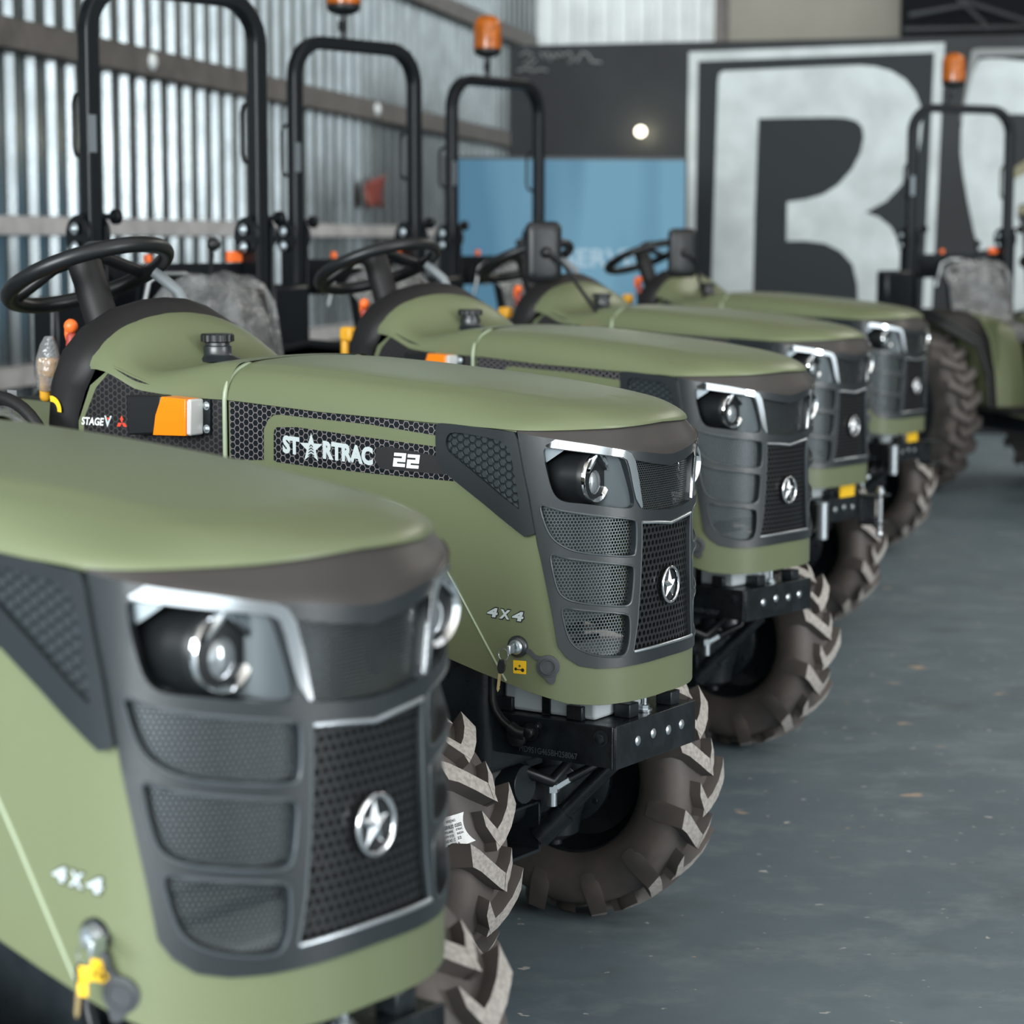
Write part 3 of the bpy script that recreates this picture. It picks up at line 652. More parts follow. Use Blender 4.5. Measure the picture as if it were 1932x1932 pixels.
        if q > 0:
            t = MB(); shell_text(t, 'STAGE', -1.4747, 1.1035, .0640, .0170, .002, .0030, .18, .03); t.build('stage_lettering', M['white'], dc, fixn=False)
            t = MB(); shell_text(t, 'V', -1.4095, 1.1020, .0210, .0240, 0, .0030, .12, .03); t.build('stage_numeral', M['silverprint'], dc, fixn=False)
            t = MB(); shell_poly(t, [(-1.4025, 1.122), (-1.3935, 1.122), (-1.3985, 1.1165)], .0036)
            cx, cz, r = -1.3616, 1.1120, .0160
            for k in range(3):
                an = math.pi / 2 + k * 2 * math.pi / 3; e1 = (math.cos(an - R(30)), math.sin(an - R(30))); e2 = (math.cos(an + R(30)), math.sin(an + R(30))); s_ = r / 1.732
                shell_poly(t, [(cx, cz), (cx + s_ * e1[0], cz + s_ * e1[1]), (cx + s_ * (e1[0] + e2[0]), cz + s_ * (e1[1] + e2[1])), (cx + s_ * e2[0], cz + s_ * e2[1])], .0030)
            t.build('engine_emblem', M['redprint'], dc, fixn=False)
        # turn signal on its bracket
        sg = plate('turn_signal', M['black'], T, mir(A([(1.318, 1.1745), (1.237, 1.1775), (1.222, 1.1765), (1.238, 1.0965), (1.316, 1.0905)])), (), .002, .040, .004)
        plate('amber_lens', M['orange'], sg, mir(A([(1.2104, 1.1765), (1.1468, 1.1735), (1.1483, 1.0975), (1.2345, 1.0955), (1.227, 1.138)])), (), .010, .056, .006)
        plate('clear_lens', M['clear'], sg, mir(A([(1.1463, 1.1735), (1.1360, 1.1728), (1.1372, 1.0978), (1.1478, 1.0975)])), (), .010, .052, .004)
        plate('lens_bracket', M['steel'], sg, mir(A([(1.150, 1.172), (1.119, 1.170), (1.120, 1.099), (1.151, 1.097)])), (), .002, .010, .002)
        for z in (1.158, 1.110):
            c = SH(np.array([-1.128 * q]), z, .010)[0]; MB().bolt(c, (0, -q, 0), .006, .005).build('screw', M['zinc'], sg)
    # fuel cap
    fc = MB().lathe([(.059, 0), (.050, .006), (.034, .012), (.031, .016), (.031, .032), (.027, .034), (.027, .040)], (-1.152, 0, 1.234), (0, 0, 1), 40).build('fuel_neck', M['frame'], T, 40)
    cp = MB(); P5 = []
    for r, z in ((.030, 1.275), (.0355, 1.277), (.0355, 1.291), (.033, 1.294), (.0, 1.294)):
        P5.append([(-1.152 + (r * (1 + (.045 if (k % 3 == 0 and r > .032) else 0))) * math.cos(k * 2 * math.pi / 60), r * (1 + (.045 if (k % 3 == 0 and r > .032) else 0)) * math.sin(k * 2 * math.pi / 60), z) for k in range(60)])
    cp.grid(P5, False, True).build('fuel_cap', M['black'], T, 35)

    # ---- front frame, battery and engine
    fb = MB(); fb.box(-.030, -.022, -.157, .157, .486, .572); fb.box(-.62, -.030, -.156, -.146, .488, .570); fb.box(-.62, -.030, .146, .156, .488, .570); fb.box(-.34, -.030, -.150, .150, .562, .570)
    fb.box(-.034, -.024, -.1585, -.150, .486, .570); fb.tube([(-.030, -.159, .487 + .084 * k / 8 + 0) for k in range(9)], .0035, 6)
    F = fb.build('front_frame', M['steel'], T, 35, .0015)
    for y, z in ((-.075, .530), (-.015, .534), (.045, .530), (.098, .532)): MB().lathe([(.010, 0), (.010, .001), (.006, .0035), (0, .004)], (-.022, y, z), (1, 0, 0), 14).build('frame_rivet', M['zinc'], F)  # bright discs stand in for light glinting on the front plate
    for x, z, r in ((-.056, .545, .011), (-.348, .522, .010), (-.20, .553, .005)): MB().bolt((x, -.156, z), (0, -1, 0), r, .008).build('frame_bolt', M['chassis'], F)
    t = MB(); v_, f_ = text_mesh('MD9S1G465BH258067'); t.add([(-.245 + p[0] * .135, -.1565, .4965 + p[1] * .012) for p in v_], f_); t.build('stamped_number', M['satin'], F, fixn=False)
    bt = MB().box(-.300, -.085, -.130, .050, .571, .700).build('battery', M['battery'], T, 35, .008)
    MB().box(-.0852, -.084, -.06, .02, .64, .695).build('battery_label', M['red'], bt)
    MB().box(-.206, -.188, -.1345, -.1295, .571, .71).box(-.206, -.188, -.1345, .0545, .70, .708).build('battery_strap', M['steel'], bt)
    for x, y in ((-.29, -.125), (-.125, -.128), (-.06, -.055), (-.055, .10)): MB().box(x - .020, x + .016, y - .014, y + .022, .570, .598).build('mount_block', M['chassis'], T, 35, .002)
    bo = MB(); bo.cyl((-.060, .015, .572), (-.060, .015, .625), .005, n=12); bo.bolt((-.060, .015, .572), (0, 0, 1), .011, .010); bo.lathe([(.015, 0), (.015, .003)], (-.06, .015, .570), (0, 0, 1), 18)
    bo.build('hood_stop_bolt', M['zinc'], T)
    ho = MB().tube([(-.300, -.172, .68), (-.300, -.172, .625), (-.297, -.174, .595), (-.287, -.176, .575), (-.272, -.178, .560), (-.255, -.178, .549), (-.240, -.178, .542)], .0085, 10); ho.tube([(-.252, -.178, .548), (-.235, -.178, .539), (-.222, -.174, .537)], .013, 10); ho.sphere((-.243, -.168, .528), .021, 14, sc_=(1.1, .8, 1)); ho.bolt((-.215, -.160, .540), (0, -1, 0), .012, .014)
    ho.build('coolant_hose', M['black'], T, 50)
    rk = MB().box(-.41, -.335, -.178, -.168, .585, .64).box(-.60, -.365, -.172, -.160, .50, .66).box(-.43, -.34, -.185, -.12, .535, .548).box(-.36, -.30, -.150, -.142, .55, .64)
    rk.build('engine_bracket', M['steel'], T, 35, .002)
    for x in (-.420, -.391): MB().bolt((x, -.179, .605), (0, -1, 0), .009, .009).build('bracket_bolt', M['zinc'], T)
    sp_ = MB().cyl((-.385, -.165, .49), (-.385, -.165, .535), .008, n=12)
    for k in range(4): sp_.tube([(-.385 + .013 * math.cos(a), -.165 + .013 * math.sin(a), .495 + k * .009 + .009 * a / 6.283) for a in np.linspace(0, 6.283, 14)], .003, 6)
    sp_.build('stop_spring', M['zinc'], T, 60)
    MB().box(-.90, -.30, -.19, .19, .44, 1.10).build('engine_block', M['chassis'], T, 35, .02)
    MB().box(-.300, -.255, -.21, .21, .72, 1.09).build('radiator', M['radiator'], T, 35, .004)
    MB().box(-2.35, -.60, -.14, .14, .36, .60).box(-1.45, -.92, -.22, .22, .58, 1.16).build('transmission_housing', M['chassis'], T, 35, .02)
    # front axle
    ax = MB().box(-.46, -.325, -.115, .046, .236, .242).box(-.46, -.325, -.115, .046, .338, .344).box(-.46, -.325, .040, .046, .236, .344).box(-.46, -.325, -.115, -.109, .236, .344).box(-.47, -.46, -.115, .046, .236, .344)
    ax.cyl((-.40, -.24, .33), (-.40, .24, .33), .045, n=20); ax.sphere((-.42, -.03, .40), .095, 20, sc_=(1.1, 1, .95)); ax.cyl((-.46, -.05, .39), (-.30, -.05, .40), .06, .04, 16)
    ax.box(-.50, -.33, -.06, .06, .42, .50)
    for k in range(8): a = k * .785; ax.bolt((-.38 + .0, -.05 + .062 * math.cos(a), .395 + .062 * math.sin(a)), (1, 0, 0), .009, .010)
    ax.build('front_axle', M['chassis'], T, 40, .003)
    for q in (1, -1):
        hb = MB(); y0 = q * .275
        hb.lathe([(.030, -.13), (.055, -.115), (.060, -.075), (.066, -.06), (.072, -.02), (.066, .02), (.058, .05), (.04, .075), (.0, .08)], (-.435, y0 - q * .005, .33), (0, 0, 1), 28)
        hb.lathe([(.115, 0), (.115, .012), (.10, .022), (.07, .03), (.05, .05)], (-.45, q * .352, .333), (0, -q, 0), 32)
        for k in range(8): a = k * .785 + .2; hb.bolt((-.45 + .10 * math.cos(a), q * .340, .333 + .10 * math.sin(a)), (0, -q, 0), .008, .010)
        hb.sphere((-.39, q * .28, .39), .045, 16); hb.cyl((-.435, y0, .21), (-.435, y0, .185), .016, n=12)
        hb.build('axle_hub', M['chassis'], T, 45)
    rd = MB().cyl((-.330, .055, .268), (-.185, .150, .445), .0175, n=16).cyl((-.335, .052, .262), (-.290, .082, .317), .026, n=18)
    rd.build('steering_ram', M['steel'], T, 45)
    MB().cyl((-.300, .05, .335), (-.300, .05, .365), .011, n=12).lathe([(.0165, 0), (.0165, .016), (.012, .02)], (-.300, .05, .365), (0, 0, 1), 6).cyl((-.297, .053, .372), (-.275, .076, .390), .010, n=6).build('hydraulic_fitting', M['zinc'], T, 40)
    MB().tube([(-.276, .075, .389), (-.260, .092, .40), (-.23, .12, .42), (-.24, .14, .47), (-.30, .14, .53)], .010, 10).build('hydraulic_hose', M['black'], T, 60)
    MB().tube([(-.34, -.06, .44), (-.27, .00, .40), (-.28, .10, .43), (-.33, .13, .50)], .012, 10).build('hydraulic_hose', M['black'], T, 60)
    # wheels
    for q in (-1, 1):
        w = make_wheel('front_wheel', T, -.450, q * .400, .333, .168, .186, 12, q)
        if q < 0: REF['rwheel'] = w
    for q in (-1, 1): make_wheel('rear_wheel', T, -2.12, q * .52, .490, .22, .250, 19, q)
    # ---- operator station
    done = set(T.children_recursive)
    ft = MB().box(-1.95, -1.42, -.42, .42, .50, .53).box(-1.46, -1.40, -.26, .26, .50, 1.10).build('footboard', M['trimblack'], T, 35, .006)
    for q in (-1, 1):
        pr = [(x_ - .21, z_) for x_, z_ in ((-1.47, .50), (-1.50, .72), (-1.56, .93), (-1.66, 1.04), (-1.80, 1.085), (-2.05, 1.095), (-2.28, 1.06), (-2.46, .95), (-2.55, .80))]
        dn = smooth_poly(pr + pr[::-1], 0)[:len(pr)]
        P6 = []
        for k, (x, z) in enumerate(dn):
            yo = .40 + .235 * sst(1.5, 3.5, k)
            P6.append([(x, q * .34, z - .02), (x, q * .355, z), (x, q * (yo - .015), z), (x, q * yo, z - .012), (x, q * yo, z - .05)])
        P6i = [[(p[0] - .004, p[1], p[2] - .006) for p in r] for r in P6]
        fe = MB().grid(P6, flip=q > 0).grid(P6i, flip=q < 0).build('fender', M['trimblack'], T, 50)
        sk = MB().grid([[(x + .01, q * .352, z - .004), (x + .03, q * .28, z - .02), (x + .06, q * .16, z - .05)] for x, z in dn[:6]], flip=q > 0).build('fender_skirt', M['green'], fe, 50)
        MB().box(-2.5, -1.70, q * .335 - .004, q * .335 + .004, .52, 1.03).build('fender_wall', M['green'], fe, 50)
        li = MB().tube([(x + .008, q * (.40 + .235 * sst(1.5, 3.5, k)), z) for k, (x, z) in enumerate(dn)], .012, 8).build('fender_lip', M['black'], fe, 60)
        rl = MB().box(-2.79, -2.74, q * .50 - .05, q * .50 + .05, .86, .92).build('tail_light', M['redlens'], fe, 35, .006)
    st = MB()
    C0 = Vector((-1.63, 0, 1.418)); u = Vector((math.cos(R(22)), 0, math.sin(R(22)))); w = Vector((0, 1, 0)); nn = u.cross(w)
    st.tube([C0 + (u * math.cos(a) + w * math.sin(a)) * .192 for a in np.linspace(0, 2 * math.pi, 48, endpoint=False)], .0185, 14, True)
    for a in (R(90), R(210), R(330)):
        e = C0 + (u * math.cos(a) + w * math.sin(a)) * .19; st.tube([C0 - nn * -.045, C0 + (e - C0) * .4 + nn * .042, e + nn * .004], .015, 8)
    st.lathe([(.045, 0), (.045, .02), (.03, .03), (0, .032)], C0 + nn * .05, -nn, 20); wl = st.build('steering_wheel', M['black'], T, 60)
    MB().tube([C0 + nn * .04, (-1.56, 0, 1.25), (-1.48, 0, 1.10)], .040, 14).build('steering_column', M['trimblack'], wl, 50)
    for nm, (kx, ky, kz), (bx, by, bz) in (('throttle_lever', (-1.556, -.13, 1.307), (-1.545, -.15, 1.08)),):
        lv = MB().tube([(bx, by, bz), (kx + .004, ky - .005, kz - .08), (kx, ky, kz)], .006, 8).build(nm, M['black'], T, 60)
        MB().sphere((kx, ky, kz), .0165, 16).build('lever_knob', M['knob'], lv, 60)
        MB().lathe([(.016, 0), (.012, .045), (.009, .05)], (kx + .003, ky, kz - .066), (-.05, 0, 1), 14).build('lever_sleeve', M['knob2'], lv, 60)
    lv = MB().tube([(-1.60, -.13, 1.02), (-1.605, -.14, 1.16), (-1.61, -.13, 1.20)], .010, 8).build('shift_lever', M['black'], T, 60)
    MB().box(-1.650, -1.596, -.155, -.115, 1.19, 1.235).box(-1.650, -1.622, -.150, -.120, 1.135, 1.20).build('lever_grip', M['yellow'], lv, 40, .010)
    lv = MB().tube([(-1.63, .02, 1.0), (-1.62, -.05, 1.20), (-1.612, -.07, 1.26)], .007, 8).build('range_lever', M['black'], T, 60)
    MB().sphere((-1.607, -.085, 1.292), .0155, 14, sc_=(.85, .85, 1.9)).build('lever_knob', M['knob'], lv, 60)
    tu = MB().tube([(-1.45, .20, 1.12), (-1.48, .22, 1.28), (-1.52, .19, 1.38), (-1.57, .16, 1.425)], .014, 10).build('grey_conduit', M['conduit'], T, 60)
    # seat in clear film
    seat = MB().obox((-2.13, 0, .93), (.20, 0, .01), (0, .215, 0), (0, 0, .05)).obox((-2.40, 0, 1.15), (.045, 0, .012), (0, .215, 0), (-.045, 0, .185)).build('seat', M['black'], T, 40, .03, seg=3)
    rows = []
    for k in range(25):
        a = k / 24; x = -1.92 - .54 * a if a < .5 else -2.19 - .27 * min(1, (a - .5) / .3); z = np.interp(a, [0, .06, .42, .55, .85, .95, 1], [.90, .99, 1.00, 1.05, 1.35, 1.40, 1.34]); x = np.interp(a, [0, .06, .42, .55, .85, .95, 1], [-1.90, -1.93, -2.20, -2.30, -2.385, -2.42, -2.49])
        rows.append([(x + .015 * math.sin(9 * a + 5 * b), .245 * math.sin(b * 1.3) / math.sin(1.3), z - .09 * abs(b) ** 3 + .014 * math.sin(23 * a + 7 * b) * math.cos(6 * b + 3 * a)) for b in np.linspace(-1, 1, 17)])
    MB().grid(rows).build('plastic_cover', M['film'], seat, 80)
    # roll bar
    yb, xb, zt, rc = .368, -2.62, 2.318, .15
    pts = [(xb, -yb, .78), (xb, -yb, 1.2), (xb, -yb, 1.6), (xb, -yb, zt - rc)] + [(xb, -yb + rc - rc * math.cos(a), zt - rc + rc * math.sin(a)) for a in np.linspace(.15, math.pi / 2, 8)]
    pts += [(p[0], -p[1], p[2]) for p in pts][::-1]
    rb = MB().sqtube(pts, (1, 0, 0), .027, .027).build('roll_bar', M['roll'], T, 50, .007, seg=2)
    for q in (-1, 1):
        y = q * yb
        br = MB().box(xb - .05, xb + .035, y - .040, y - .030, .72, 1.545).box(xb - .05, xb + .035, y + .030, y + .040, .72, 1.545).box(xb - .055, xb - .04, y - .04, y + .04, .72, 1.50)
        br.lathe([(.065, 0), (.065, .008)], (xb - .02, y - .045, 1.515), (0, 1, 0), 24); br.lathe([(.065, 0), (.065, .008)], (xb - .02, y + .037, 1.515), (0, 1, 0), 24)
        br.cyl((xb - .03, y - .06, 1.47), (xb - .03, y + .06, 1.47), .017, n=14); br.cyl((xb, y - .05, 1.575), (xb, y + .09, 1.575), .010, n=12); br.lathe([(.010, 0), (.026, .006), (.026, .026), (.018, .032)], (xb, y + .085, 1.575), (0, 1, 0), 16)
        b_ = br.build('roll_bar_hinge', M['roll'], T, 40, .002)
        for zz in (1.475, 1.535): MB().bolt((xb - .02, y - .055, zz), (0, -1, 0), .013, .012).build('hinge_bolt', M['zinc'], b_)
        MB().tube([(xb - .03, y, 1.98), (xb - .075, y, 1.965), (xb - .085, y, 1.94), (xb - .085, y, 1.80), (xb - .075, y, 1.775), (xb - .03, y, 1.76)], .008, 8).build('grab_handle', M['black'], rb, 60)
    MB().box(xb + .026, xb + .0285, -yb - .025, -yb + .005, 1.78, 1.90).build('rating_plate', M['satin'], rb)
    cb = MB().box(xb - .06, xb - .05, -yb, yb, 1.27, 1.42)
    for y in (-.25, .25): cb.bolt((xb - .05, y, 1.38), (1, 0, 0), .012, .01); cb.bolt((xb - .05, y, 1.30), (1, 0, 0), .012, .01)
    cb = cb.build('rear_crossbar', M['roll'], T, 35, .002)
    MB().tube([(xb - .04, -.14, 1.22), (xb - .03, -.11, 1.36), (xb - .03, -.05, 1.385), (xb - .03, .05, 1.385), (xb - .03, .11, 1.35), (xb - .03, .16, 1.22)], .010, 8).build('hydraulic_pipe', M['zinc'], cb, 60)
    MB().box(xb - .07, xb - .045, .27, .335, 1.422, 1.46).build('reflector', M['knob'], cb, 35, .004); MB().box(xb - .07, xb - .045, -.10, -.08, 1.422, 1.45).build('reflector', M['knob'], cb, 35, .004)
    hl = MB().box(-2.75, -2.45, -.30, .30, .55, .98).box(-2.62, -2.50, -.62, -.40, 1.05, 1.32).build('hydraulic_lift', M['roll'], T, 35, .02)
    bk = MB().tube([(-2.55, .08, .95), (-2.53, .06, 1.30), (-2.50, .05, 1.46)], .007, 8).build('lift_lever', M['black'], T, 60)
    MB().sphere((-2.495, .05, 1.485), .024, 16).build('lever_knob', M['black'], bk, 60)
    for o in T.children_recursive:
        if o not in done:
            for v in o.data.vertices: v.co.x *= .945
    return T

REF = {}
M['satin2'] = mat('grey_lamp_shroud', (.075, .090, .098, 1), .34, .35)
M['frame2'] = mat('grey_rubber', (.055, .060, .066, 1), .55)
M['knob2'] = mat('translucent_red_sleeve', (.35, .05, .035, 1), .4)
M['redlens'] = mat('red_lens', (.4, .02, .015, 1), .25)
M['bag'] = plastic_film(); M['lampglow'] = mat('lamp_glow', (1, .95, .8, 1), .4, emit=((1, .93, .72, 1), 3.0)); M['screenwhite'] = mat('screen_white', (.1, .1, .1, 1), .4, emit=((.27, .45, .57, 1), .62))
M['conduit'] = mat('grey_conduit', (.16, .18, .19, 1), .5)

T1 = build_tractor()
POSE = [(-.160, 2.553, 38.05), (.306, 4.395, 33.64), (.745, 6.096, 40.84), (1.240, 8.226, 39.64), (1.872, 10.515, 37.76), (3.85, 12.09, 65)]
TR = [T1] + [copy_tree(T1) for _ in range(5)]
LAB = ['olive green compact tractor nearest the viewer, its hood cut off by the left edge',
       'olive green compact tractor in sharp focus with lettered hood side and white tire sticker',
       'olive green compact tractor third in the row, right behind the sharply focused one',
       'olive green compact tractor fourth in the row with a chrome hitch pin on its nose',
       'olive green compact tractor farthest in the row whose full front grille shows',
       'compact tractor at the right edge showing only its roll bar, seat and big rear tire']
for o, (x, y, ps), lb in zip(TR, POSE, LAB):
    o.location = (x, y, 0); o.rotation_euler = (0, 0, -R(ps)); tag(o, lb, 'tractor', 'compact tractors parked in a row')

FPX, HZ = 4279., 453.5
# ------------------------------------------------------------------ what only some of the tractors carry
def add_beacon(T):
    x, y, z = -2.476, -.075, 2.343
    b = MB().cyl((x, y, z), (x, y, z + .10), .016, n=14).lathe([(.03, .10), (.062, .112), (.070, .125), (.070, .14)], (x, y, z), (0, 0, 1), 28).obox((x + .02, y - .03, z + .05), (.012, 0, 0), (0, .012, 0), (0, 0, .02)).build('beacon', M['black'], T, 40)
    MB().lathe([(.066, .14), (.072, .145), (.071, .26), (.062, .295), (.035, .312), (0, .315)], (x, y, z), (0, 0, 1), 32).build('amber_dome', M['beacon'], b, 45)
    MB().lathe([(.022, .15), (.022, .25), (0, .26)], (x, y, z), (0, 0, 1), 16).build('beacon_bulb', M['orange'], b, 45)
for i in (3, 4, 5): add_beacon(TR[i])

def add_mirror(T, cx, cy, cz, base):
    # mirror head facing rearwards, seen from its back
    P = []
    def rr(w, h, r, n=6):
        out = []
        for sx, sy, a0 in ((1, 1, 0), (-1, 1, 90), (-1, -1, 180), (1, -1, 270)):
            for k in range(n + 1):
                a = R(a0 + 90 * k / n); out.append((sx * (w - r) + r * math.cos(a), sy * (h - r) + r * math.sin(a)))
        return out
    m = MB(); dirx = Vector((.50, .86, 0)).normalized(); nrm = Vector((.86, -.50, 0)).normalized()
    def ringp(w, h, r, d): return [Vector((cx, cy, cz)) + dirx * p[0] + Vector((0, 0, p[1])) + nrm * d for p in rr(w, h, r)]
    g = [ringp(.066, .110, .03, -.020), ringp(.070, .116, .03, -.012), ringp(.070, .116, .03, .008), ringp(.062, .106, .03, .020), ringp(.040, .085, .03, .026)]
    m.grid(g, False, True); n = len(g[0]); o = len(m.v) - n; m.f.append(tuple(range(o, o + n))); m.m.append(0)
    h = m.build('rear_view_mirror', M['black'], T, 40)
    gl = MB(); gl.add(ringp(.066, .110, .03, -.0195), [tuple(range(n))]); gl.build('mirror_glass', M['chrome'], h, fixn=False)
    p0 = Vector((cx, cy, cz)) + nrm * .03; b = Vector(base)
    MB().tube([p0, p0 + nrm * .02 + Vector((.01, .02, -.01)), p0 * .8 + b * .2 + Vector((.03, .0, .01)), b + Vector((0, 0, .03)), b], .0075, 10).sphere(p0, .022, 14).build('mirror_arm', M['black'], h, 60)
    MB().lathe([(.02, 0), (.02, .008), (.01, .012)], b, (0, 0, 1), 14).build('arm_foot', M['black'], h, 40)
add_mirror(TR[3], -1.11, -.42, 1.455, (-1.00, -.235, 1.20))
add_mirror(TR[4], -1.025, -.42, 1.442, (-1.02, -.235, 1.20))

# hitch pin and clevis on the fourth tractor, yellow stickers under two noses
def add_clevis(T, pin=True):
    y = .147
    c = MB().box(-.022, .050, y - .060, y + .050, .563, .571).box(-.022, .050, y - .060, y + .050, .462, .470).box(-.022, -.014, y - .060, y + .050, .462, .571).build('clevis', M['steel'], T, 35, .002)
    if pin: MB().cyl((.032, y, .425), (.032, y, .60), .010, n=16).sphere((.032, y, .425), .014, 12).lathe([(.017, 0), (.017, .014)], (.032, y, .575), (0, 0, 1), 16).build('hitch_pin', M['chrome'], c, 45)
    MB().cyl((-.014, -.177, .435), (-.014, -.177, .562), .020, n=20).lathe([(.023, 0), (.023, .006)], (-.014, -.177, .56), (0, 0, 1), 20).build('front_sleeve', M['zinc'], c, 45)
add_clevis(TR[3]); add_clevis(TR[4], False)
for i, y in ((3, .005), (4, .02)):
    MB().box(-.0215, -.020, y - .035, y + .035, .585, .612).box(-.026, -.0215, y - .05, y + .05, .571, .615).build('nose_sticker', M['label'], TR[i], 35)

# paper label on the near front tire of the sharp tractor
def tire_pt(u, v, d):
    c = [(-.199, .438), (-.172, .447), (-.154, .392), (-.193, .377)]     # x, z of the corners: top left, top right, bottom right, bottom left
    x = (c[0][0] * (1 - u) + c[1][0] * u) * v + (c[3][0] * (1 - u) + c[2][0] * u) * (1 - v); z = (c[0][1] * (1 - u) + c[1][1] * u) * v + (c[3][1] * (1 - u) + c[2][1] * u) * (1 - v)
    r = math.hypot(x + .45, z - .332)
    w = np.interp(r, [.186, .198, .216, .2445, .268, .289, .300, .303, .304], [.052, .067, .077, .0857, .084, .077, .060, .025, 0])
    return (x, -.40 - w - d, z)
def tire_label(T):
    o = MB().grid([[tire_pt(u, v, .004) for u in np.linspace(0, 1, 21)] for v in np.linspace(0, 1, 9)]).build('shipping_label', M['paper'], T, 60)
    t = MB()
    for s, u0, u1, v0, h in (('INVOICE NO.', .30, .78, .80, .085), ('SFGER/BLE/2 0202', .04, .96, .61, .115), ('SHIPPING MARK', .05, .62, .48, .075), ('STRAC', .74, .96, .50, .07), ('COUNTRY OF ORI', .06, .62, .345, .075), ('INDIA', .76, .96, .37, .07), ('CASE NO : C', .12, .66, .20, .095), ('22', .74, .86, .22, .09), ('MADE IN IN A', .26, .78, .07, .08)):
        v, f = text_mesh(s, 0, .02); t.add([tire_pt(u0 + p[0] * (u1 - u0), v0 + p[1] * h, .0052) for p in v], f)
    t.build('label_print', M['ink'], o, fixn=False)
tire_label(TR[1])
# card tag and clear bag on the controls of the sharp tractor
MB().obox((-1.485, -.30, 1.150), (.014, 0, 0), (0, .001, 0), (0, 0, .022)).obox((-1.490, -.30, 1.092), (.020, 0, .004), (0, .001, 0), (0, 0, .018)).tube([(-1.485, -.301, 1.165), (-1.487, -.303, 1.10)], .002, 6).build('card_tag', M['tag'], TR[1], 35)
MB().grid([[(-1.505 + .030 * math.cos(a) * w - .01 * k, -.165 + .025 * math.sin(a) * w, 1.285 - .125 * k) for a in np.linspace(0, 6.283, 20)] for k, w in ((0, .35), (.15, .7), (.4, 1.0), (.7, 1.0), (.95, .8), (1, .4))]).build('clear_bag', M['bag'], TR[1], 70)
dm = MB(); dm.grid([[(-1.46 - .15 * math.cos(b) * math.cos(a), -.38 + .11 * math.sin(b), 1.02 + .125 * math.cos(b) * math.sin(a)) for a in np.linspace(0, math.pi, 20)] for b in np.linspace(-1.5, 1.5, 10)]).build('wrapped_lamp', M['film'], TR[1], 70)
MB().tube([(-1.46 - .165 * math.cos(a), -.38, 1.02 + .145 * math.sin(a)) for a in np.linspace(0, math.pi, 20)], .014, 10).build('lamp_guard', M['trimblack'], TR[1], 60)
yl = MB(); q4 = [SH(np.array([-1.556 + .028 * math.cos(a) * r]), 1.13 + .030 * math.sin(a) * r, .0) [0] for r in (.55, 1) for a in np.linspace(-.2, 1.6, 10)]
q4 = [(-1.41 - 0, -.2885, 0)] and [(-1.372 + .030 * r * math.cos(a), -.2945, 1.132 + .032 * r * math.sin(a)) for r in (.6, 1) for a in np.linspace(-.1, 1.7, 10)]
yl.grid([q4[:10], q4[10:]]); yl.build('yellow_mark', M['label'], TR[1], fixn=False)

# keys hanging in the locks: things of their own
def key_bunch(T, label, tagc, dx=0.):
    L3 = REF['lockc']; n = Vector((.25, -.97, 0)).normalized(); t = Vector((.97, .25, 0))
    K = empty('key_bunch', T.matrix_basis @ (L3 + n * .020 + t * dx), T.rotation_euler.z); tag(K, label, 'key', 'keys hanging in the hood locks')
    z3 = Vector((0, 0, 1)); p = lambda a, b, c: t * a + n * c + z3 * b
    MB().obox(p(-.004, 0, .012), n * .014, t * .0035, z3 * .009).build('key_head', M['zinc'], K, 35, .002)
    MB().tube([p(-.016 + .011 * math.cos(a), -.010 + .0115 * math.sin(a), .020 + .004 * math.cos(a)) for a in np.linspace(0, 6.283, 25)[:-1]], .0011, 6, True).build('key_ring', M['zinc'], K, 60)
    h = flatk = MB()
    pr = [(-.006, .0), (.006, 0), (.0085, -.010), (.0075, -.020), (.004, -.027), (-.004, -.027), (-.0075, -.020), (-.0085, -.010)]
    V = [p(-.018 + a + .10 * b, -.020 + b, .020 + c) for c in (-.003, .003) for a, b in pr]; m = len(pr)
    h.add(V, [tuple(range(m))[::-1], tuple(range(m, 2 * m))] + [(i, (i + 1) % m, m + (i + 1) % m, m + i) for i in range(m)]); h.build('key_bow', M['black'], K, 35, .0015)
    bl = [(-.0028, -.026), (.0028, -.026), (.0028, -.050), (.0018, -.053), (.0030, -.056), (.0, -.063), (-.0028, -.058)]
    V = [p(-.0205 + a + .10 * b, -.020 + b, .020 + c) for c in (-.001, .001) for a, b in bl]; m = len(bl); b = MB()
    b.add(V, [tuple(range(m))[::-1], tuple(range(m, 2 * m))] + [(i, (i + 1) % m, m + (i + 1) % m, m + i) for i in range(m)]); b.build('key_blade', M['brass'], K, 35)
    if tagc:
        g = MB()
        for (a0, b0, w) in ((.004, -.028, .0085), (.000, -.046, .0065)): g.obox(p(-.014 + a0, b0, .026), t * w, n * .002, z3 * .0085)
        g.build('yellow_tag', M['label'], K, 35, .002)
key_bunch(TR[0], 'key with a bright yellow tag hanging in the lock of the nearest tractor', True, .026)
fl_ = [o for o in TR[0].children if o.name.startswith('lock_flap')][0]
ax_ = Vector((.25, -.97, 0)).normalized(); L3_ = REF['lockc']
fl_.matrix_basis = Matrix.Translation(L3_ + ax_ * .004) @ Matrix.Rotation(R(-30), 4, ax_) @ Matrix.Translation(-L3_)
key_bunch(TR[1], 'brass key on a steel ring hanging beside the yellow lock sticker', False)

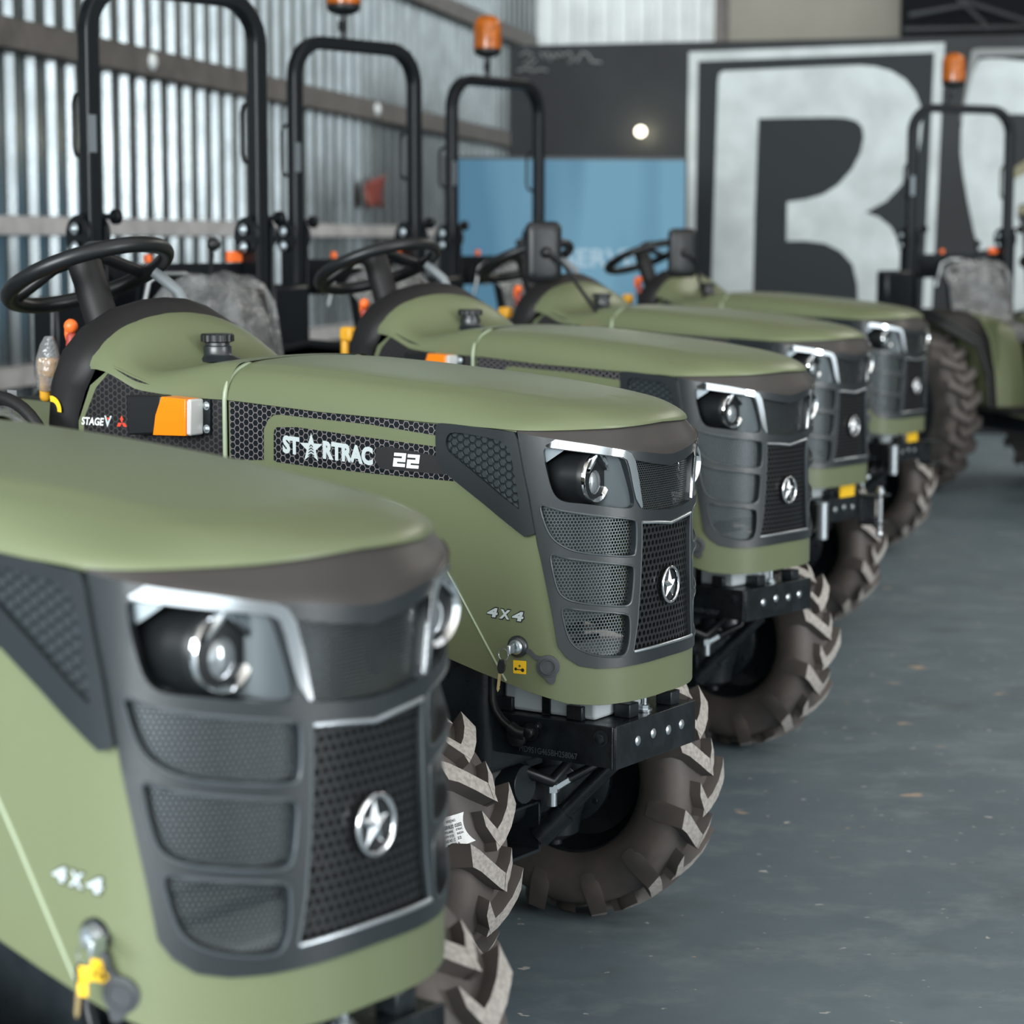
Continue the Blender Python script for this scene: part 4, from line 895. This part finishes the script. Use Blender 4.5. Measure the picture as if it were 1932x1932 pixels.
# ------------------------------------------------------------------ the hall
def struct(o): o['kind'] = 'structure'; return o
def floor_mat():
    m = mat('blue_grey_screed', (.10, .125, .138, 1), .42); nt = m.node_tree; b = nt.nodes['Principled BSDF']; N = nt.nodes.new; L = nt.links.new
    tc = N('ShaderNodeTexCoord')
    def noise(s, d=6, sx=(1, 1, 1), ro=.6):
        mp = N('ShaderNodeMapping'); mp.inputs['Scale'].default_value = sx; L(tc.outputs['Object'], mp.inputs[0])
        n = N('ShaderNodeTexNoise'); n.inputs['Scale'].default_value = s; n.inputs['Detail'].default_value = d; n.inputs['Roughness'].default_value = ro; L(mp.outputs[0], n.inputs['Vector']); return n.outputs['Fac']
    def ramp(x, a, c):
        r = N('ShaderNodeMapRange'); r.inputs[1].default_value = a; r.inputs[2].default_value = c; L(x, r.inputs[0]); return r.outputs[0]
    def mix(f, a, c):
        x = N('ShaderNodeMix'); x.data_type = 'RGBA'
        L(f, x.inputs[0])
        for i, v in ((6, a), (7, c)):
            if isinstance(v, tuple): x.inputs[i].default_value = v
            else: L(v, x.inputs[i])
        return x.outputs[2]
    c = mix(ramp(noise(1.3, 9, (1, 1, 1), .7), .3, .7), (.104, .142, .166, 1), (.150, .194, .220, 1))
    c = mix(ramp(noise(3.2, 10, (1, 1.3, 1), .72), .50, .72), c, (.205, .248, .268, 1))
    c = mix(ramp(noise(2.0, 8, (1, 1.4, 1)), .56, .76), c, (.085, .108, .120, 1))
    c = mix(ramp(noise(6, 4, (1, 1.8, 1), .55), .685, .70), c, (.40, .32, .25, 1))
    c = mix(ramp(noise(22, 3, (1, 1.3, 1), .5), .69, .72), c, (.46, .46, .45, 1))
    L(c, b.inputs['Base Color'])
    b.inputs['Roughness'].default_value = .5
    bp = N('ShaderNodeBump'); bp.inputs['Strength'].default_value = .2; bp.inputs['Distance'].default_value = .002; L(noise(14, 8), bp.inputs['Height']); L(bp.outputs[0], b.inputs['Normal'])
    return m
struct(MB().box(-12, 14, -3.5, 34, -.2, 0).build('floor', floor_mat()))
M['galv'] = mat('galvanised_sheet', (.27, .30, .31, 1), .26, .90, noise=.15, nscale=3.5)
M['galv2'] = mat('bright_cladding', (.72, .76, .76, 1), .5, .3, noise=.1, nscale=2)
M['purlin'] = mat('grey_purlin', (.47, .455, .45, 1), .55, noise=.15, nscale=6)
M['purlin2'] = mat('brown_grey_purlin', (.11, .098, .090, 1), .55, noise=.2, nscale=6)
M['board'] = mat('black_board', (.013, .015, .017, 1), .5, noise=.25, nscale=2, spec=.25)
M['paintw'] = mat('pale_sign_paint', (.46, .505, .515, 1), .6, noise=.12, nscale=4)
M['paintg'] = mat('grey_sign_paint', (.19, .20, .20, 1), .6)
M['gold'] = mat('faded_gold_paint', (.20, .19, .11, 1), .6)
M['signblack'] = mat('black_sign_paint', (.014, .019, .023, 1), .6, spec=.25)
M['beige'] = mat('beige_panel', (.17, .162, .13, 1), .6, noise=.06, nscale=2)
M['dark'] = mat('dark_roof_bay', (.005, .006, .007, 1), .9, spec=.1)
TH = R(11.8); wd_ = Vector((math.sin(TH), math.cos(TH), 0)); wn_ = Vector((math.cos(TH), -math.sin(TH), 0)); W0 = Vector((-2.82, 12.5, 0))
def cladding(o0, d, n, length, h0, h1, pitch, hh, top, fl):
    prof = [(0, 0)]; k = 0; P = []
    while k * pitch < length:
        b = k * pitch; P += [(b, 0), (b + fl, hh), (b + fl + top, hh), (b + 2 * fl + top, 0)]; k += 1
    P.append((k * pitch, 0))
    m = MB(); m.grid([[o0 + d * u + n * w + Vector((0, 0, z)) for z in (h0, h1)] for u, w in P]); return m
struct(cladding(W0 - wd_ * 14, wd_, wn_, 29.1, 0, 8, .283, .042, .105, .030).build('wall_left', M['galv'], None, 10, fixn=False))
E0 = W0 + wd_ * 15.1
struct(cladding(E0, wn_, -wd_, 18, 0, 8, .22, .035, .06, .03).build('wall_back', M['galv2'], None, 10, fixn=False))
def purlin(n, z, h, m, d=.10):
    o = MB(); a = W0 - wd_ * 12 + wn_ * .045; b = W0 + wd_ * 14.5 + wn_ * .045
    for z0, z1, q0, q1 in ((z - h / 2, z + h / 2, d - .006, d), (z - h / 2, z - h / 2 + .006, 0, d), (z + h / 2 - .006, z + h / 2, 0, d)):
        c = (a + b) / 2 + wn_ * (q0 + q1) / 2; c.z = (z0 + z1) / 2; o.obox(c, wd_ * (b - a).length / 2, wn_ * (q1 - q0) / 2, (0, 0, (z1 - z0) / 2))
    return struct(o.build(n, m, None, 35))
purlin('trim_1', 1.577, .105, M['purlin']); purlin('trim_2', 2.60, .165, M['purlin2'], .12); purlin('trim_3', .75, .105, M['purlin']); purlin('trim_4', 3.75, .165, M['purlin2'])
def wallpt(px, zpx, off):
    r = (px - 966) / FPX; Y = (W0.x - math.tan(TH) * W0.y) / (r - math.tan(TH)); p = Vector((r * Y, Y, 0)); p.z = 1.5 - (zpx - HZ) / FPX * Y; return p + wn_ * off
nut = MB()
for px, zy in ((248, 126), (677, 213)):
    p = wallpt(px, zy, .17); nut.lathe([(.055, 0), (.055, .012), (.03, .03), (0, .035)], p, wn_, 16)
struct(nut.build('trim_5', M['galv2'], None, 40))
p = wallpt(672, 368, .16); rc = MB().grid([[p + wd_ * (u * (.50 + .16 * v) + .05 * v) + wn_ * (.02 + .03 * math.sin(5 * u + 3 * v)) + Vector((0, 0, .13 - .24 * v + .10 * u * (1 - v))) for u in np.linspace(-.5, .5, 7)] for v in np.linspace(0, 1, 7)])
rc = rc.build('red_rag', M['red'], None, 60); tag(rc, 'dull red rag hung on the corrugated wall between the roll bars', 'rag'); sm_ = rc.modifiers.new('thick', 'SOLIDIFY'); sm_.thickness = .006

# the black display stand with its painted letters
Bp = Vector((2.37, 18, 0)); bd = Vector((math.cos(TH), -math.sin(TH), 0)); bn = Vector((-math.sin(TH), -math.cos(TH), 0))
def brd(px, py, off=0., base=Bp):
    r = (px - 966) / FPX; o = base + bn * off; t = (r * o.y - o.x) / (bd.x - r * bd.y); q = o + bd * t; q.z = 1.5 - (py - HZ) / FPX * q.y; return q
def slab(name, P, m, off, th, parent=None, base=Bp):
    n = len(P); a = [brd(x, y, off, base) for x, y in P]; b = [q + bn * th for q in a]
    # front face tessellated through bmesh so concave outlines fill properly
    bm = bmesh.new(); vs = [bm.verts.new(q) for q in b]; es = [bm.edges.new((vs[i], vs[(i + 1) % n])) for i in range(n)]
    bmesh.ops.triangle_fill(bm, use_beauty=True, edges=es); bm.verts.index_update()
    mb = MB(); mb.add([v.co for v in bm.verts], [tuple(v.index for v in f.verts) for f in bm.faces]); bm.free()
    mb.add(a + b, [(i, (i + 1) % n, n + (i + 1) % n, n + i) for i in range(n)])
    return mb.build(name, m, parent, 35)
stand = slab('display_wall', [(966, 97), (1700, 80), (2900, 52), (2900, 860), (966, 860)], M['board'], -.10, .098)
tag(stand, 'long black display wall with big pale painted letters across the back of the hall', 'sign')
slab('sign_panel', [(1310, 120), (1750, 104), (1742, 800), (1305, 800)], M['signblack'], 0, .004, stand)
fr = slab('letter_frame', [(1293, 106), (1767, 88), (1749, 800), (1732, 800), (1748, 106), (1310, 123), (1306, 800), (1288, 800)], M['paintw'], .004, .004, stand)
k = .534; Rl = [(822, 1085), (830, 700), (838, 300), (842, 272), (856, 263), (1000, 257), (1200, 247), (1330, 243), (1385, 247), (1440, 262), (1490, 292), (1525, 335), (1545, 385), (1551, 440), (1548, 500), (1535, 560), (1510, 615), (1475, 665), (1430, 712), (1360, 750), (1405, 765), (1450, 800), (1475, 845), (1488, 900), (1494, 1000), (1500, 1400), (1345, 1400), (1341, 1080), (1336, 1000), (1318, 930), (1275, 885), (1220, 858), (1150, 849), (1085, 850), (1085, 714), (1150, 705), (1210, 688), (1262, 655), (1310, 600), (1338, 545), (1349, 490), (1343, 455), (1322, 434), (1285, 424), (1240, 421), (980, 426), (972, 760), (966, 1400), (818, 1400)]
slab('painted_letter', [(900 + x * k, y * k) for x, y in Rl], M['paintw'], .005, .005, stand)
k = .29; L2 = [(660, 412), (730, 404), (800, 405), (1150, 440), (1150, 760), (870, 752), (852, 900), (850, 1050), (868, 1190), (1150, 1035), (1150, 1270), (935, 1335), (930, 1400), (965, 1480), (1010, 1932), (1010, 2300), (820, 2300), (850, 1800), (800, 1640), (770, 1615), (690, 1622), (655, 1500), (620, 1350), (578, 1150), (556, 1000), (556, 860), (570, 735), (590, 640), (620, 500)]
slab('painted_letter', [(1640 + x * k, y * k) for x, y in L2], M['paintw'], .005, .005, stand)
slab('letter_outline', [(1640 + x * k, y * k) for x, y in [(612, 350), (660, 340), (1150, 335), (1150, 372), (655, 390), (600, 620), (560, 800), (548, 800), (575, 600)]], M['paintg'], .004, .004, stand)
slab('gold_stripe', [(1640 + x * k, y * k) for x, y in [(880, 1110), (1150, 930), (1150, 1035), (880, 1185)]], M['gold'], .004, .004, stand)
slab('gold_stripe', [(1640 + x * k, y * k) for x, y in [(940, 1345), (1150, 1275), (1150, 1320), (940, 1395)]], M['gold'], .004, .004, stand)
scr = MB()
def stroke(pts, w):
    scr.tube([brd(x, y, .002) for x, y in pts], w, 6)
for pts, w in (([(980, 112), (992, 106), (1003, 112), (996, 122), (985, 128), (998, 131), (1010, 120)], .008), ([(1018, 108), (1024, 116), (1030, 107), (1036, 122), (1042, 110), (1050, 116)], .011), ([(1052, 108), (1060, 113), (1070, 106), (1078, 118), (1070, 126)], .009), ([(1084, 124), (1096, 106), (1106, 112), (1112, 124), (1130, 126)], .010), ([(975, 141), (990, 136), (1004, 142), (1018, 138), (1030, 141)], .009)): stroke(pts, w)
scr.build('scribbled_lettering', M['paintg'], stand, 60)
lp = MB().lathe([(.042, 0), (.042, .03), (.034, .04), (0, .045)], brd(1205, 252, .0), bn, 24).build('wall_lamp', M['lampglow'], None, 40)  # added glowing disc standing in for a bright reflection on the board
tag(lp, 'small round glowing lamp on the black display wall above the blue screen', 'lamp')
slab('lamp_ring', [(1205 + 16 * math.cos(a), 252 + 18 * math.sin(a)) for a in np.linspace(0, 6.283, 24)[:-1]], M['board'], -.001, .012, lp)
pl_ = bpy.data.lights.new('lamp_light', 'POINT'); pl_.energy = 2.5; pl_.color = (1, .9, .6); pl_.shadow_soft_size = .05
po = bpy.data.objects.new('lamp_light', pl_); COL.objects.link(po); po.location = brd(1205, 252, .16)  # added point light for the halo round the bright spot

# blue screen on a stand in front of the display wall
Sp = Vector((1.6, 16.2, 0))
def screen_mat():
    m = mat('blue_screen_picture', (.01, .015, .02, 1), .6, spec=.1); nt = m.node_tree; b = nt.nodes['Principled BSDF']; N = nt.nodes.new; L = nt.links.new
    tc = N('ShaderNodeTexCoord'); mp = N('ShaderNodeMapping'); mp.inputs['Scale'].default_value = (1.6, .0, .15); L(tc.outputs['Object'], mp.inputs[0])
    n = N('ShaderNodeTexNoise'); n.inputs['Scale'].default_value = 1.7; n.inputs['Detail'].default_value = 1; L(mp.outputs[0], n.inputs['Vector'])
    r = N('ShaderNodeValToRGB'); r.color_ramp.elements[0].position = .38; r.color_ramp.elements[0].color = (.095, .245, .37, 1); r.color_ramp.elements[1].position = .62; r.color_ramp.elements[1].color = (.20, .42, .57, 1)
    L(n.outputs['Fac'], r.inputs[0]); L(r.outputs[0], b.inputs['Emission Color']); b.inputs['Emission Strength'].default_value = .62
    return m
tv = slab('display_screen', [(839, 298), (1293, 300), (1293, 640), (839, 640)], M['black'], -.06, .058, None, Sp)
tag(tv, 'wide pale blue display screen standing before the black display wall', 'screen')
slab('picture', [(844, 303), (1288, 305), (1288, 632), (844, 632)], screen_mat(), 0, .003, tv, Sp)
tx = MB(); v, f = text_mesh('SERVIS', 0, .02); a, b = brd(1062, 503, .005, Sp), brd(1210, 503, .005, Sp)
tx.add([a + (b - a) * p[0] + Vector((0, 0, p[1] * .13)) for p in v], f); tx.build('screen_lettering', M['screenwhite'], tv, fixn=False)
lg = MB()
for px in (930, 1200):
    q = brd(px, 640, -.03, Sp); lg.obox((q.x, q.y, q.z / 2), bd * .03, bn * .02, (0, 0, q.z / 2)); lg.obox((q.x, q.y, .015), bd * .04, bn * .3, (0, 0, .015))
lg.build('screen_stand', M['black'], tv, 35)

# high beige door panel and dark bay behind the display wall
def backbox(n, x0, x1, y0, y1, Y, m, th=.3):
    base = Vector(((x0 - 966) / FPX * Y, Y, 0)); P = [(x0, y0), (x1, y0), (x1, y1), (x0, y1)]
    o = slab(n, P, m, -th, th, None, base); return struct(o)
backbox('door_1', 1372, 1685, -420, 400, 23, M['beige'])
backbox('trim_6', 1346, 1371, -420, 400, 23.2, M['purlin2'])
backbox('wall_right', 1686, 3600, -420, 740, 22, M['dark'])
for i, (x0, y0, x1, y1) in enumerate(((1700, 40, 1800, 22), (1790, 10, 1932, 55), (1690, 66, 1932, 60), (1760, -20, 1850, 66))):
    a, b = brd(x0, y0, 0, Vector((4.0, 21.4, 0))), brd(x1, y1, 0, Vector((4.0, 21.4, 0))); struct(MB().tube([a, b], .035, 8).build('trim_%d' % (7 + i), M['board'], None, 60))
